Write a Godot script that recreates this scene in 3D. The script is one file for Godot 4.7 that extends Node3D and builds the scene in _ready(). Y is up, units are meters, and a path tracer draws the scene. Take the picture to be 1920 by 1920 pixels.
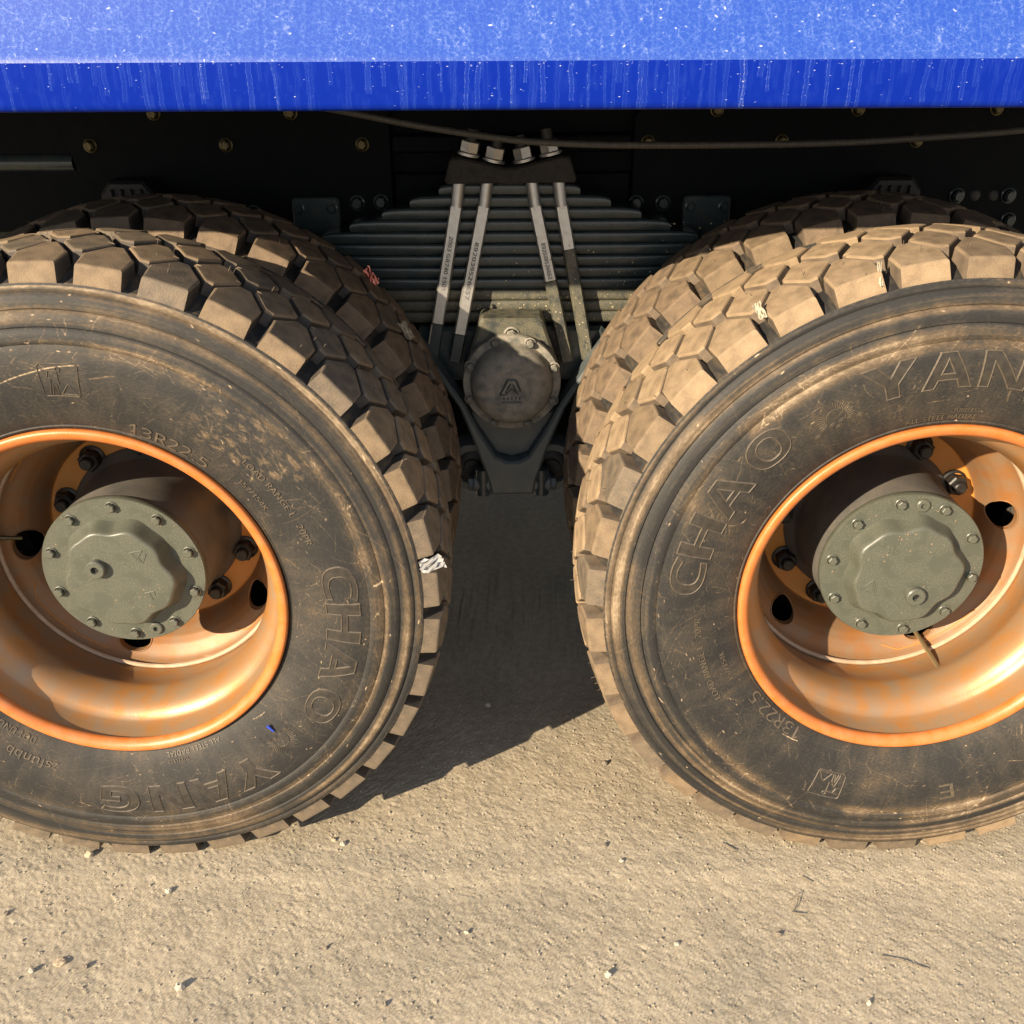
extends Node3D

const A := 0.543            # height of the wheel axles over the ground
const S := 0.6622           # half the distance between the two axles
const ZO := -0.13           # middle of the outer tyres (z grows towards the viewer, 0 is the outer rim plane)
const ZI := -0.484            # middle of the inner tyres
const TREAD_R := 0.5575      # tyre radius at the middle of the tread
const PITCHES := 37

var rng := RandomNumberGenerator.new()
var counts := {}
var M := {}
var truck: Node3D
var side_prof: PackedVector2Array
var bolt_mesh: ArrayMesh


# ---------------------------------------------------------------- mesh building
class MB:
	var v := PackedVector3Array()
	var n := PackedVector3Array()
	var uv := PackedVector2Array()
	var ix := PackedInt32Array()

	func vert(p: Vector3, nn: Vector3, t := Vector2.ZERO) -> int:
		v.append(p); n.append(nn); uv.append(t)
		return v.size() - 1

	func face(a: int, b: int, c: int) -> void:
		var g := (v[b] - v[a]).cross(v[c] - v[a])
		if g.dot(n[a] + n[b] + n[c]) > 0.0:
			ix.append(a); ix.append(c); ix.append(b)
		else:
			ix.append(a); ix.append(b); ix.append(c)

	# a flat polygon of three or four corners, anticlockwise seen from outside
	func tri(a: Vector3, b: Vector3, c: Vector3) -> void:
		var g := (b - a).cross(c - a).normalized()
		face(vert(a, g), vert(b, g), vert(c, g))

	func quad(a: Vector3, b: Vector3, c: Vector3, d: Vector3) -> void:
		var g := (c - a).cross(d - b).normalized()
		var k := vert(a, g, Vector2(0, 0)); vert(b, g, Vector2(1, 0)); vert(c, g, Vector2(1, 1)); vert(d, g, Vector2(0, 1))
		face(k, k + 1, k + 2); face(k, k + 2, k + 3)

	# (radius, z) pairs turned about z; normals point to the left of the way along the profile when flip is 1
	func lathe(pr: PackedVector2Array, seg: int, flip := 1.0, xf := Transform3D(), from := 0.0, to := TAU, v_of := Vector2(0, 0)) -> void:
		var ns: Array[Vector2] = []
		for j in pr.size() - 1:
			var d := (pr[j + 1] - pr[j]).normalized()
			ns.append(Vector2(d.y, -d.x) * flip)
		var along := 0.0
		for j in pr.size() - 1:
			var n0 := ns[j]
			var n1 := ns[j]
			if j > 0 and ns[j - 1].dot(ns[j]) > 0.72:
				n0 = (ns[j - 1] + ns[j]).normalized()
			if j < ns.size() - 1 and ns[j + 1].dot(ns[j]) > 0.72:
				n1 = (ns[j + 1] + ns[j]).normalized()
			var k := v.size()
			var l := pr[j].distance_to(pr[j + 1])
			for i in seg + 1:
				var th := lerpf(from, to, float(i) / seg)
				var s := sin(th)
				var c := cos(th)
				var t0 := along * 2.0
				var t1 := (along + l) * 2.0
				if v_of.y > 0.0:
					t0 = clampf((pr[j].x - v_of.x) / v_of.y, 0.0, 0.995)
					t1 = clampf((pr[j + 1].x - v_of.x) / v_of.y, 0.0, 0.995)
				vert(xf * Vector3(pr[j].x * s, pr[j].x * c, pr[j].y), xf.basis * Vector3(n0.x * s, n0.x * c, n0.y), Vector2(th / TAU, t0))
				vert(xf * Vector3(pr[j + 1].x * s, pr[j + 1].x * c, pr[j + 1].y), xf.basis * Vector3(n1.x * s, n1.x * c, n1.y), Vector2(th / TAU, t1))
			for i in seg:
				var a := k + 2 * i
				if pr[j].x > 1e-6:
					face(a, a + 2, a + 1)
				if pr[j + 1].x > 1e-6:
					face(a + 1, a + 2, a + 3)
			along += l

	# a polygon (anticlockwise in x, y) pushed from z0 to z1 with chamfered edges
	func prism(poly: PackedVector2Array, z0: float, z1: float, bevel := 0.0, xf := Transform3D(), back := true) -> void:
		var m := poly.size()
		var inset := PackedVector2Array()
		for i in m:
			var e0 := (poly[i] - poly[(i + m - 1) % m]).normalized()
			var e1 := (poly[(i + 1) % m] - poly[i]).normalized()
			var nn := Vector2(-e0.y, e0.x) + Vector2(-e1.y, e1.x)
			nn = nn / maxf(0.35, nn.length_squared() * 0.5)
			inset.append(poly[i] + nn * bevel)
		for i in m:
			var a := poly[i]
			var b := poly[(i + 1) % m]
			var p := inset[i]
			var q := inset[(i + 1) % m]
			quad(xf * Vector3(a.x, a.y, z0 + bevel), xf * Vector3(b.x, b.y, z0 + bevel), xf * Vector3(b.x, b.y, z1 - bevel), xf * Vector3(a.x, a.y, z1 - bevel))
			if bevel > 0.0:
				quad(xf * Vector3(a.x, a.y, z1 - bevel), xf * Vector3(b.x, b.y, z1 - bevel), xf * Vector3(q.x, q.y, z1), xf * Vector3(p.x, p.y, z1))
				quad(xf * Vector3(p.x, p.y, z0), xf * Vector3(q.x, q.y, z0), xf * Vector3(b.x, b.y, z0 + bevel), xf * Vector3(a.x, a.y, z0 + bevel))
		var t := Geometry2D.triangulate_polygon(inset)
		var up := xf.basis * Vector3(0, 0, 1)
		for side in ([1, -1] if back else [1]):
			var k := v.size()
			for p in inset:
				vert(xf * Vector3(p.x, p.y, z1 if side > 0 else z0), up.normalized() * side, p * 3.0)
			for i in range(0, t.size(), 3):
				face(k + t[i], k + t[i + 1], k + t[i + 2])

	func box(at: Vector3, size: Vector3, bevel := 0.003, turn := Basis()) -> void:
		var h := size / 2.0
		var b := minf(bevel, minf(h.x, minf(h.y, h.z)) * 0.6)
		prism(PackedVector2Array([Vector2(-h.x + b, -h.y), Vector2(h.x - b, -h.y), Vector2(h.x, -h.y + b), Vector2(h.x, h.y - b), Vector2(h.x - b, h.y), Vector2(-h.x + b, h.y), Vector2(-h.x, h.y - b), Vector2(-h.x, -h.y + b)]), -h.z, h.z, b, Transform3D(turn, at))

	func tube(pts: PackedVector3Array, r: float, sides := 10, r_end := -1.0) -> void:
		var side := Vector3.ZERO
		var k := v.size()
		var m := pts.size()
		for j in m:
			var d := (pts[mini(j + 1, m - 1)] - pts[maxi(j - 1, 0)]).normalized()
			if side == Vector3.ZERO:
				side = d.cross(Vector3.UP if absf(d.y) < 0.9 else Vector3.RIGHT).normalized()
			side = (side - d * side.dot(d)).normalized()
			var other := d.cross(side)
			var rr := r if r_end < 0.0 else lerpf(r, r_end, float(j) / (m - 1))
			for i in sides + 1:
				var o := side * cos(TAU * i / sides) + other * sin(TAU * i / sides)
				vert(pts[j] + o * rr, o, Vector2(float(i) / sides, float(j) / 4.0))
		for j in m - 1:
			for i in sides:
				var a := k + j * (sides + 1) + i
				face(a, a + 1, a + sides + 1); face(a + 1, a + sides + 2, a + sides + 1)
		for e in [0, m - 1]:
			var d := (pts[0] - pts[1]).normalized() if e == 0 else (pts[m - 1] - pts[m - 2]).normalized()
			var c := vert(pts[e], d)
			var q := v.size()
			for i in sides + 1:
				vert(v[k + e * (sides + 1) + i], d)
			for i in sides:
				face(c, q + i, q + i + 1)

	func mesh() -> ArrayMesh:
		var a := []
		a.resize(Mesh.ARRAY_MAX)
		a[Mesh.ARRAY_VERTEX] = v
		a[Mesh.ARRAY_NORMAL] = n
		a[Mesh.ARRAY_TEX_UV] = uv
		a[Mesh.ARRAY_INDEX] = ix
		var am := ArrayMesh.new()
		am.add_surface_from_arrays(Mesh.PRIMITIVE_TRIANGLES, a)
		return am


func P(x: float, y: float, z: float) -> Vector3:
	return Vector3(x, y + A, z)


func ngon(k: int, r: float, turn := 0.0) -> PackedVector2Array:
	var p := PackedVector2Array()
	for i in k:
		p.append(Vector2(cos(turn + TAU * i / k), sin(turn + TAU * i / k)) * r)
	return p


func V2(a: Array) -> PackedVector2Array:
	var p := PackedVector2Array()
	for i in range(0, a.size(), 2):
		p.append(Vector2(a[i], a[i + 1]))
	return p


# ---------------------------------------------------------------- naming
func numbered(called: String, parent: Node) -> String:
	var key := str(parent.get_instance_id()) + called
	var k: int = counts.get(key, 0)
	counts[key] = k + 1
	return called if k == 0 else "%s_%03d" % [called, k]


func part(called: String, mesh: Mesh, m: Material, parent: Node, label := "", xf := Transform3D()) -> MeshInstance3D:
	var o := MeshInstance3D.new()
	o.name = numbered(called, parent)
	o.mesh = mesh
	o.material_override = m
	o.transform = xf
	if label:
		o.set_meta("label", label)
	parent.add_child(o, true)
	return o


func thing(called: String, mesh: Mesh, m: Material, label: String, category: String, xf := Transform3D(), group := "") -> MeshInstance3D:
	var o := part(called, mesh, m, self, label, xf)
	o.set_meta("category", category)
	if group:
		o.set_meta("group", group)
	return o


# ---------------------------------------------------------------- procedural pictures
func noise(kind: int, freq: float, seed_: int, oct := 4) -> FastNoiseLite:
	var f := FastNoiseLite.new()
	f.noise_type = kind as FastNoiseLite.NoiseType
	f.frequency = freq
	f.seed = seed_
	f.fractal_type = FastNoiseLite.FRACTAL_FBM if oct > 1 else FastNoiseLite.FRACTAL_NONE
	f.fractal_octaves = oct
	return f


func field(w: int, h: int, f: FastNoiseLite, sx := 1, sy := 1) -> PackedByteArray:
	var im := f.get_seamless_image(maxi(8, w / sx), maxi(8, h / sy))
	im.convert(Image.FORMAT_L8)
	if sx > 1 or sy > 1:
		im.resize(w, h, Image.INTERPOLATE_CUBIC)
	return im.get_data()


# stops: [[position 0..255, linear colour], ...]
func ramp_tex(m: PackedByteArray, w: int, h: int, stops: Array) -> ImageTexture:
	var lut := PackedByteArray()
	lut.resize(768)
	for i in 256:
		var c: Color = stops[0][1]
		for k in stops.size() - 1:
			if i >= stops[k][0]:
				c = (stops[k][1] as Color).lerp(stops[k + 1][1], clampf(float(i - stops[k][0]) / maxf(1.0, stops[k + 1][0] - stops[k][0]), 0, 1))
		c = c.linear_to_srgb()
		lut[3 * i] = int(clampf(c.r, 0, 1) * 255.0)
		lut[3 * i + 1] = int(clampf(c.g, 0, 1) * 255.0)
		lut[3 * i + 2] = int(clampf(c.b, 0, 1) * 255.0)
	var out := PackedByteArray()
	out.resize(w * h * 3)
	var q := 0
	for i in w * h:
		var k := m[i] * 3
		out[q] = lut[k]; out[q + 1] = lut[k + 1]; out[q + 2] = lut[k + 2]
		q += 3
	return ImageTexture.create_from_image(Image.create_from_data(w, h, false, Image.FORMAT_RGB8, out))


func grey_tex(m: PackedByteArray, w: int, h: int) -> ImageTexture:
	return ImageTexture.create_from_image(Image.create_from_data(w, h, false, Image.FORMAT_L8, m))


func stroke(m: PackedByteArray, w: int, h: int, a: Vector2, b: Vector2, wide: float, add: float, ragged := 0.5) -> void:
	var steps := int(maxf(absf(b.x - a.x), absf(b.y - a.y))) + 1
	var r := int(ceil(wide))
	for i in steps + 1:
		var p := a.lerp(b, float(i) / steps)
		if rng.randf() < ragged * 0.35:
			continue
		for dy in range(-r, r + 1):
			var y := int(p.y) + dy
			if y < 0 or y >= h:
				continue
			for dx in range(-r, r + 1):
				var d := Vector2(dx, dy).length()
				if d > wide:
					continue
				var x := posmod(int(p.x) + dx, w)
				var k := y * w + x
				m[k] = clampi(m[k] + int(add * (1.0 - 0.5 * d / maxf(wide, 0.01))), 0, 255)


func mat(c: Color, rough: float, metal := 0.0) -> StandardMaterial3D:
	var m := StandardMaterial3D.new()
	m.albedo_color = c.linear_to_srgb()
	m.roughness = rough
	m.metallic = metal
	return m


# a painted or bare surface with dust in patches, mapped along the object's own axes
func dusty(base: Color, dust: Color, amount: float, rough: float, metal: float, size: float, seed_: int, relief := 0.0, specks := 0.0, mottle := 0.55) -> StandardMaterial3D:
	var w := 512
	var a := field(w, w, noise(FastNoiseLite.TYPE_SIMPLEX_SMOOTH, 0.012, seed_, 5))
	var b := field(w, w, noise(FastNoiseLite.TYPE_SIMPLEX, 0.11, seed_ + 7, 3))
	var c := field(w, w, noise(FastNoiseLite.TYPE_SIMPLEX, 0.2, seed_ + 5, 2)) if specks > 0.0 else b
	var o := PackedByteArray()
	o.resize(w * w)
	var hi := PackedByteArray()
	hi.resize(w * w)
	for i in w * w:
		var x := ((a[i] - 128.0) * 1.3 + (b[i] - 128.0) * 0.55) * mottle
		var k := amount * 255.0 + x * minf(1.0, amount * 2.5 + 0.15)
		if specks > 0.0 and c[i] > 205 - specks * 50.0 and a[i] > 96:
			k += 150.0
		o[i] = clampi(int(k), 0, 255)
		hi[i] = clampi(int(128.0 + (b[i] - 128.0) * 0.8 + (a[i] - 128.0) * 0.3), 0, 255)
	var m := mat(Color(1, 1, 1), rough, metal)
	m.albedo_texture = ramp_tex(o, w, w, [[0, base], [255, dust]])
	m.uv1_triplanar = true
	m.uv1_scale = Vector3.ONE / size
	if relief > 0.0:
		m.heightmap_enabled = true
		m.heightmap_scale = relief
		m.heightmap_texture = grey_tex(hi, w, w)
	return m


const TAN := Color(0.31, 0.215, 0.125)
const RUBBER := Color(0.026, 0.025, 0.024)


func sidewall_material(seed_: int, mud_angle: float, brown: float) -> StandardMaterial3D:
	var w := 2048
	var h := 384
	rng.seed = seed_
	var big := field(w, h, noise(FastNoiseLite.TYPE_SIMPLEX_SMOOTH, 0.006, seed_, 4))
	var streak := field(w, h, noise(FastNoiseLite.TYPE_SIMPLEX, 0.02, seed_ + 1, 4), 16, 1)
	var fine := field(w, h, noise(FastNoiseLite.TYPE_SIMPLEX, 0.12, seed_ + 2, 3))
	var radial := field(w, h, noise(FastNoiseLite.TYPE_SIMPLEX, 0.03, seed_ + 3, 3), 1, 12)
	var cell := noise(FastNoiseLite.TYPE_CELLULAR, 0.045, seed_ + 4, 1)
	cell.cellular_return_type = FastNoiseLite.RETURN_DISTANCE2_SUB
	cell.domain_warp_enabled = true
	cell.domain_warp_amplitude = 30.0
	var mud := field(w, h, cell)
	var m := PackedByteArray()
	m.resize(w * h)
	var hi := PackedByteArray()
	hi.resize(w * h)
	for y in h:
		var r := 0.29 + 0.23 * y / h
		var ribs := smoothstep(0.415, 0.45, r)
		var edge := smoothstep(0.475, 0.51, r)
		var near_rim := 1.0 - smoothstep(0.305, 0.33, r)
		for x in w:
			var k := y * w + x
			var ang := 360.0 * x / w
			var q := 25.0 + (big[k] - 128.0) * 0.36 + (fine[k] - 128.0) * 0.2 + (radial[k] - 128.0) * 0.2
			q += ribs * (27.0 + (streak[k] - 128.0) * 0.95) + edge * 34.0 + near_rim * 18.0
			q += brown * 70.0 * exp(-pow((r - 0.43) / 0.012, 2.0)) * clampf((big[k] - 90.0) / 60.0, 0.0, 1.0)
			var da := absf(fposmod(ang - mud_angle + 180.0, 360.0) - 180.0)
			if da < 30.0 and r > 0.33 and r < 0.47:
				var f := smoothstep(30.0, 14.0, da) * smoothstep(0.33, 0.36, r) * smoothstep(0.47, 0.43, r) * clampf((big[k] - 95.0) / 40.0, 0.0, 1.0)
				q += f * (clampf((mud[k] - 70.0) * 1.1 + (fine[k] - 128.0) * 0.35, -20.0, 75.0))
			if r > 0.514:                     # the floor of the tread grooves: groove shade painted in dark, with some dirt
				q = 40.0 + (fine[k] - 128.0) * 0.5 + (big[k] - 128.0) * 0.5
			m[k] = clampi(int(q), 0, 255)
			hi[k] = clampi(int(128.0 + (fine[k] - 128.0) * 0.5 + ribs * (streak[k] - 128.0) * 0.7), 0, 255)
	for i in 2600:                                   # scratches where stones and straw have brushed past
		var a := Vector2(rng.randf() * w, (0.1 + 0.62 * rng.randf()) * h)
		var ang := rng.randf_range(-1.2, 1.2) + (PI / 2 if rng.randf() < 0.6 else 0.0)
		var l := rng.randf_range(5, 44) * (3.6 if i % 12 == 0 else 1.0)
		var add := rng.randf_range(10, 46) + (50.0 if i % 7 == 0 else 0.0)
		var wide := rng.randf_range(0.25, 0.75) + (1.3 if i % 47 == 0 else 0.0)
		var p := a
		for s in 3:
			var q := p + Vector2(cos(ang) * 0.75, sin(ang)) * l / 3.0
			stroke(m, w, h, p, q, wide, add)
			p = q
			ang += rng.randf_range(-0.25, 0.25)
	for i in 90:                                    # long scrapes right across the wall
		var a := Vector2(rng.randf() * w, rng.randf_range(0.05, 0.5) * h)
		var ang := rng.randf_range(0.25, 2.9)
		var p := a
		var add := rng.randf_range(22, 62)
		for j in 5:
			var q := p + Vector2(cos(ang) * 0.8, sin(ang)) * rng.randf_range(14, 38)
			stroke(m, w, h, p, q, rng.randf_range(0.3, 1.05), add * rng.randf_range(0.6, 1.0), 0.5)
			p = q
			ang += rng.randf_range(-0.12, 0.12)
	for i in 150:                                   # fine rings rubbed into the ribs
		var y := rng.randf_range(0.56, 0.93) * h
		var x := rng.randf() * w
		stroke(m, w, h, Vector2(x, y), Vector2(x + rng.randf_range(60, 420), y + rng.randf_range(-2, 2)), 0.4, rng.randf_range(10, 40), 0.7)
	for i in 300:                                   # specks of dry mud
		var a := Vector2(rng.randf() * w, rng.randf() * h)
		stroke(m, w, h, a, a + Vector2(rng.randf_range(-4, 4), rng.randf_range(-3, 3)), rng.randf_range(0.5, 1.6), rng.randf_range(50, 130), 0.0)
	var sm := mat(Color(1, 1, 1), 0.66)
	sm.metallic_specular = 0.42
	sm.albedo_texture = ramp_tex(m, w, h, [[0, RUBBER * 0.65], [55, Color(0.036, 0.0315, 0.0255)], [100, Color(0.072, 0.051, 0.031)], [150, Color(0.127, 0.092, 0.057)], [255, Color(0.38, 0.29, 0.19)]])
	sm.heightmap_enabled = true
	sm.heightmap_scale = 0.022
	sm.heightmap_texture = grey_tex(hi, w, h)
	return sm


func make_materials() -> void:
	M.block_dusty = dusty(Color(0.165, 0.115, 0.067), Color(0.31, 0.222, 0.132), 0.5, 0.85, 0, 0.2, 11, 0.045, 0.15, 0.75)
	M.block_plain = dusty(Color(0.115, 0.081, 0.049), Color(0.225, 0.16, 0.095), 0.42, 0.8, 0, 0.2, 12, 0.045, 0.1, 0.75)
	M.block_worn = dusty(Color(0.072, 0.06, 0.045), Color(0.19, 0.14, 0.09), 0.38, 0.72, 0, 0.2, 13, 0.045, 0.1, 0.8)
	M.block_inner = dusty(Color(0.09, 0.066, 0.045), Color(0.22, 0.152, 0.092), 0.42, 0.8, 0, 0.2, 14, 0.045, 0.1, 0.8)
	M.groove = dusty(Color(0.034, 0.029, 0.024), Color(0.11, 0.082, 0.055), 0.3, 0.7, 0, 0.15, 15)  # block walls darker than the tops: groove shade put into the colour
	M.groove_shade_dusty = dusty(Color(0.075, 0.056, 0.039), Color(0.2, 0.148, 0.098), 0.4, 0.75, 0, 0.15, 16)  # dustier walls of the right tyres, groove shade painted in too
	M.side_left = sidewall_material(21, 52.0, 0.25)
	M.side_right = sidewall_material(22, 250.0, 1.0)
	M.letter = dusty(Color(0.015, 0.014, 0.0125), Color(0.06, 0.048, 0.034), 0.3, 0.5, 0, 0.12, 24)
	M.letter_edge = dusty(Color(0.04, 0.034, 0.027), Color(0.15, 0.115, 0.076), 0.38, 0.55, 0, 0.08, 25)
	M.rim_lip = dusty(Color(0.46, 0.125, 0.018), Color(0.46, 0.25, 0.13), 0.14, 0.42, 0.0, 0.2, 31, 0.02, 0.1)
	M.rim = dusty(Color(0.37, 0.165, 0.043), Color(0.27, 0.19, 0.115), 0.5, 0.42, 0.36, 0.35, 32, 0.015, 0.2, 1.35)
	M.rim_edge = dusty(Color(0.3, 0.17, 0.09), Color(0.48, 0.38, 0.27), 0.6, 0.6, 0.1, 0.2, 30, 0.03)
	M.disc = dusty(Color(0.25, 0.105, 0.03), Color(0.2, 0.14, 0.085), 0.5, 0.52, 0.18, 0.3, 33, 0.015, 0.2, 1.2)
	M.mount = dusty(Color(0.5, 0.185, 0.022), Color(0.42, 0.22, 0.07), 0.3, 0.5, 0.0, 0.3, 34)
	M.hub = dusty(Color(0.06, 0.066, 0.05), Color(0.17, 0.16, 0.125), 0.1, 0.4, 0.0, 0.3, 35, 0.012, 0.25, 0.22)
	M.hub_side = dusty(Color(0.06, 0.06, 0.057), Color(0.16, 0.138, 0.112), 0.35, 0.6, 0.0, 0.4, 36)
	M.nut = dusty(Color(0.012, 0.012, 0.012), Color(0.05, 0.042, 0.03), 0.2, 0.45, 0.2, 0.1, 37)
	M.paint = dusty(Color(0.028, 0.042, 0.046), Color(0.085, 0.088, 0.082), 0.12, 0.24, 0.0, 0.3, 38, 0.015, 0.12)
	M.paint_pale = dusty(Color(0.062, 0.079, 0.085), Color(0.125, 0.125, 0.112), 0.2, 0.45, 0.0, 0.3, 47, 0.02, 0.1)
	M.paint_dusty = dusty(Color(0.085, 0.088, 0.08), Color(0.27, 0.24, 0.19), 0.5, 0.7, 0.0, 0.2, 39, 0.04, 0.15, 1.0)
	M.paint_specked = dusty(Color(0.028, 0.035, 0.034), Color(0.36, 0.3, 0.17), 0.1, 0.5, 0.0, 0.2, 40, 0.03, 0.3, 0.4)
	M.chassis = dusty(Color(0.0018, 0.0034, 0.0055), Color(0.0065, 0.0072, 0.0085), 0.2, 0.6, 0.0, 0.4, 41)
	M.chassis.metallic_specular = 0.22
	M.cast = dusty(Color(0.012, 0.011, 0.01), Color(0.04, 0.033, 0.026), 0.35, 0.75, 0.0, 0.12, 42, 0.07)
	M.steel = dusty(Color(0.5, 0.49, 0.47), Color(0.3, 0.26, 0.21), 0.2, 0.32, 0.75, 0.1, 43, 0.02)
	M.stamp = mat(Color(0.13, 0.13, 0.125), 0.6, 0.3)
	M.zinc = dusty(Color(0.13, 0.1, 0.038), Color(0.05, 0.042, 0.027), 0.45, 0.4, 0.6, 0.05, 44)
	M.brass = mat(Color(0.5, 0.4, 0.22), 0.34, 0.85)
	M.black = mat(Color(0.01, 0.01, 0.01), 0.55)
	M.cable = dusty(Color(0.022, 0.0215, 0.021), Color(0.08, 0.072, 0.06), 0.4, 0.6, 0, 0.05, 45)
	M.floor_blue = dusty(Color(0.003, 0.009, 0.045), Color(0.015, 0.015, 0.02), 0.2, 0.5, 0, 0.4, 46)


# ---------------------------------------------------------------- lettering bent onto the tyre
func glyph(text: String, bold := true, depth := 0.0) -> Array:
	var t := TextMesh.new()
	var f := SystemFont.new()
	f.font_names = PackedStringArray(["Droid Sans"])
	f.font_weight = 700 if bold else 400
	t.font = f
	t.text = text
	t.font_size = 64
	t.pixel_size = 0.01
	t.curve_step = 2.0
	t.depth = depth
	var a := t.get_mesh_arrays()
	var vs: PackedVector3Array = a[Mesh.ARRAY_VERTEX]
	var ix := PackedInt32Array()
	if a[Mesh.ARRAY_INDEX]:
		ix = a[Mesh.ARRAY_INDEX]
	else:
		for i in vs.size():
			ix.append(i)
	var lo := Vector2(1e9, 1e9)
	var hi := -lo
	for p in vs:
		lo = lo.min(Vector2(p.x, p.y)); hi = hi.max(Vector2(p.x, p.y))
	return [vs, ix, lo, hi]


func side_z(r: float) -> float:
	for i in side_prof.size() - 1:
		var a := side_prof[i]
		var b := side_prof[i + 1]
		if (r - a.x) * (r - b.x) <= 0.0:
			return lerpf(a.y, b.y, (r - a.x) / (b.x - a.x)) if absf(b.x - a.x) > 1e-7 else a.y
	return side_prof[0].y


# (along, up) in metres from the middle of the lettering -> a point on the sidewall
func on_side(along: float, up: float, deg: float, rm: float, lift: float) -> Vector3:
	var th := deg_to_rad(deg) + along / rm
	var r := rm + up
	return Vector3(r * sin(th), r * cos(th), side_z(r) + lift)


func ridge(mb: MB, a: Vector2, b: Vector2, deg: float, rm: float, wide: float, high: float) -> void:
	var d := b - a
	var k := int(ceil(d.length() / 0.008))
	if d.length() < 1e-6:
		return
	var nn := Vector2(-d.y, d.x).normalized() * wide
	var e := d.normalized() * wide * 0.5
	a -= e
	b += e
	for i in k:
		var p := a.lerp(b, float(i) / k)
		var q := a.lerp(b, float(i + 1) / k)
		var l0 := on_side(p.x + nn.x, p.y + nn.y, deg, rm, -0.0002)
		var l1 := on_side(q.x + nn.x, q.y + nn.y, deg, rm, -0.0002)
		var t0 := on_side(p.x, p.y, deg, rm, high)
		var t1 := on_side(q.x, q.y, deg, rm, high)
		var r0 := on_side(p.x - nn.x, p.y - nn.y, deg, rm, -0.0002)
		var r1 := on_side(q.x - nn.x, q.y - nn.y, deg, rm, -0.0002)
		var n0 := (t1 - t0).cross(l0 - t0).normalized()
		if n0.z < 0:
			n0 = -n0
		var n1 := (t1 - t0).cross(r0 - t0).normalized()
		if n1.z < 0:
			n1 = -n1
		var c := mb.vert(l0, n0); mb.vert(l1, n0); mb.vert(t1, n0); mb.vert(t0, n0)
		mb.face(c, c + 1, c + 2); mb.face(c, c + 2, c + 3)
		c = mb.vert(r0, n1); mb.vert(r1, n1); mb.vert(t1, n1); mb.vert(t0, n1)
		mb.face(c, c + 1, c + 2); mb.face(c, c + 2, c + 3)


func fill_tri(mb: MB, a: Vector2, b: Vector2, c: Vector2, deg: float, rm: float, lift: float) -> void:
	var l := maxf(a.distance_to(b), maxf(b.distance_to(c), c.distance_to(a)))
	if l > 0.012:
		if a.distance_to(b) == l:
			var m := (a + b) / 2.0
			fill_tri(mb, a, m, c, deg, rm, lift); fill_tri(mb, m, b, c, deg, rm, lift)
		elif b.distance_to(c) == l:
			var m := (b + c) / 2.0
			fill_tri(mb, a, b, m, deg, rm, lift); fill_tri(mb, a, m, c, deg, rm, lift)
		else:
			var m := (a + c) / 2.0
			fill_tri(mb, a, b, m, deg, rm, lift); fill_tri(mb, m, b, c, deg, rm, lift)
		return
	var k := 0
	for p in [a, b, c]:
		var z0 := side_z(rm + p.y - 0.002)
		var z1 := side_z(rm + p.y + 0.002)
		var th: float = deg_to_rad(deg) + p.x / rm
		var nr := -(z1 - z0) / 0.004
		k = mb.vert(on_side(p.x, p.y, deg, rm, lift), Vector3(nr * sin(th), nr * cos(th), 1).normalized())
	mb.face(k - 2, k - 1, k)


# a large letter: a sunk dark face inside a raised outline
func outline_letter(tyre: Node3D, ch: String, deg: float, rm: float, wide: float, high: float, slant := 0.0) -> void:
	var g := glyph(ch)
	var vs: PackedVector3Array = g[0]
	var ix: PackedInt32Array = g[1]
	var lo: Vector2 = g[2]
	var hi: Vector2 = g[3]
	var sc := Vector2(wide, high) / (hi - lo)
	var mid := (lo + hi) / 2.0
	var face_mb := MB.new()
	var edges := {}
	for i in range(0, ix.size(), 3):
		var t: Array[Vector2] = []
		var keys := []
		for j in 3:
			var p := vs[ix[i + j]]
			var q := (Vector2(p.x, p.y) - mid) * sc
			q.x += q.y * slant
			t.append(q)
			keys.append(Vector2i((q * 1e5).round()))
		fill_tri(face_mb, t[0], t[1], t[2], deg, rm, 0.0007)
		for j in 3:
			var a: Vector2i = keys[j]
			var b: Vector2i = keys[(j + 1) % 3]
			if edges.has([b, a]):
				edges.erase([b, a])
			else:
				edges[[a, b]] = [t[j], t[(j + 1) % 3]]
	var line := MB.new()
	for e in edges.values():
		ridge(line, e[0], e[1], deg, rm, 0.0017, 0.0021)
	part("letter", face_mb.mesh(), M.letter, tyre)
	part("letter_outline", line.mesh(), M.letter_edge, tyre)


# small raised writing
func raised_text(tyre: Node3D, text: String, deg: float, rm: float, high: float, stretch := 1.0, called := "raised_lettering") -> void:
	var g := glyph(text, false, 0.02)
	var vs: PackedVector3Array = g[0]
	var ix: PackedInt32Array = g[1]
	var lo: Vector2 = g[2]
	var hi: Vector2 = g[3]
	var sc := high / (hi.y - lo.y)
	var mid := (lo + hi) / 2.0
	var mb := MB.new()
	for i in range(0, ix.size(), 3):
		var q: Array[Vector3] = []
		for j in 3:
			var p := vs[ix[i + j]]
			q.append(on_side((p.x - mid.x) * sc * stretch, (p.y - mid.y) * sc, deg, rm, 0.0014 if p.z > 0 else -0.0006))
		var nn := (q[1] - q[0]).cross(q[2] - q[0])
		mb.tri(q[0], q[2], q[1])
	part(called, mb.mesh(), M.letter_edge, tyre)


func lines_on(tyre: Node3D, called: String, lines: Array, deg: float, rm: float, wide := 0.0012, high := 0.0014) -> void:
	var mb := MB.new()
	for l in lines:
		for i in l.size() - 1:
			ridge(mb, l[i], l[i + 1], deg, rm, wide, high)
	part(called, mb.mesh(), M.letter_edge, tyre)


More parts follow.
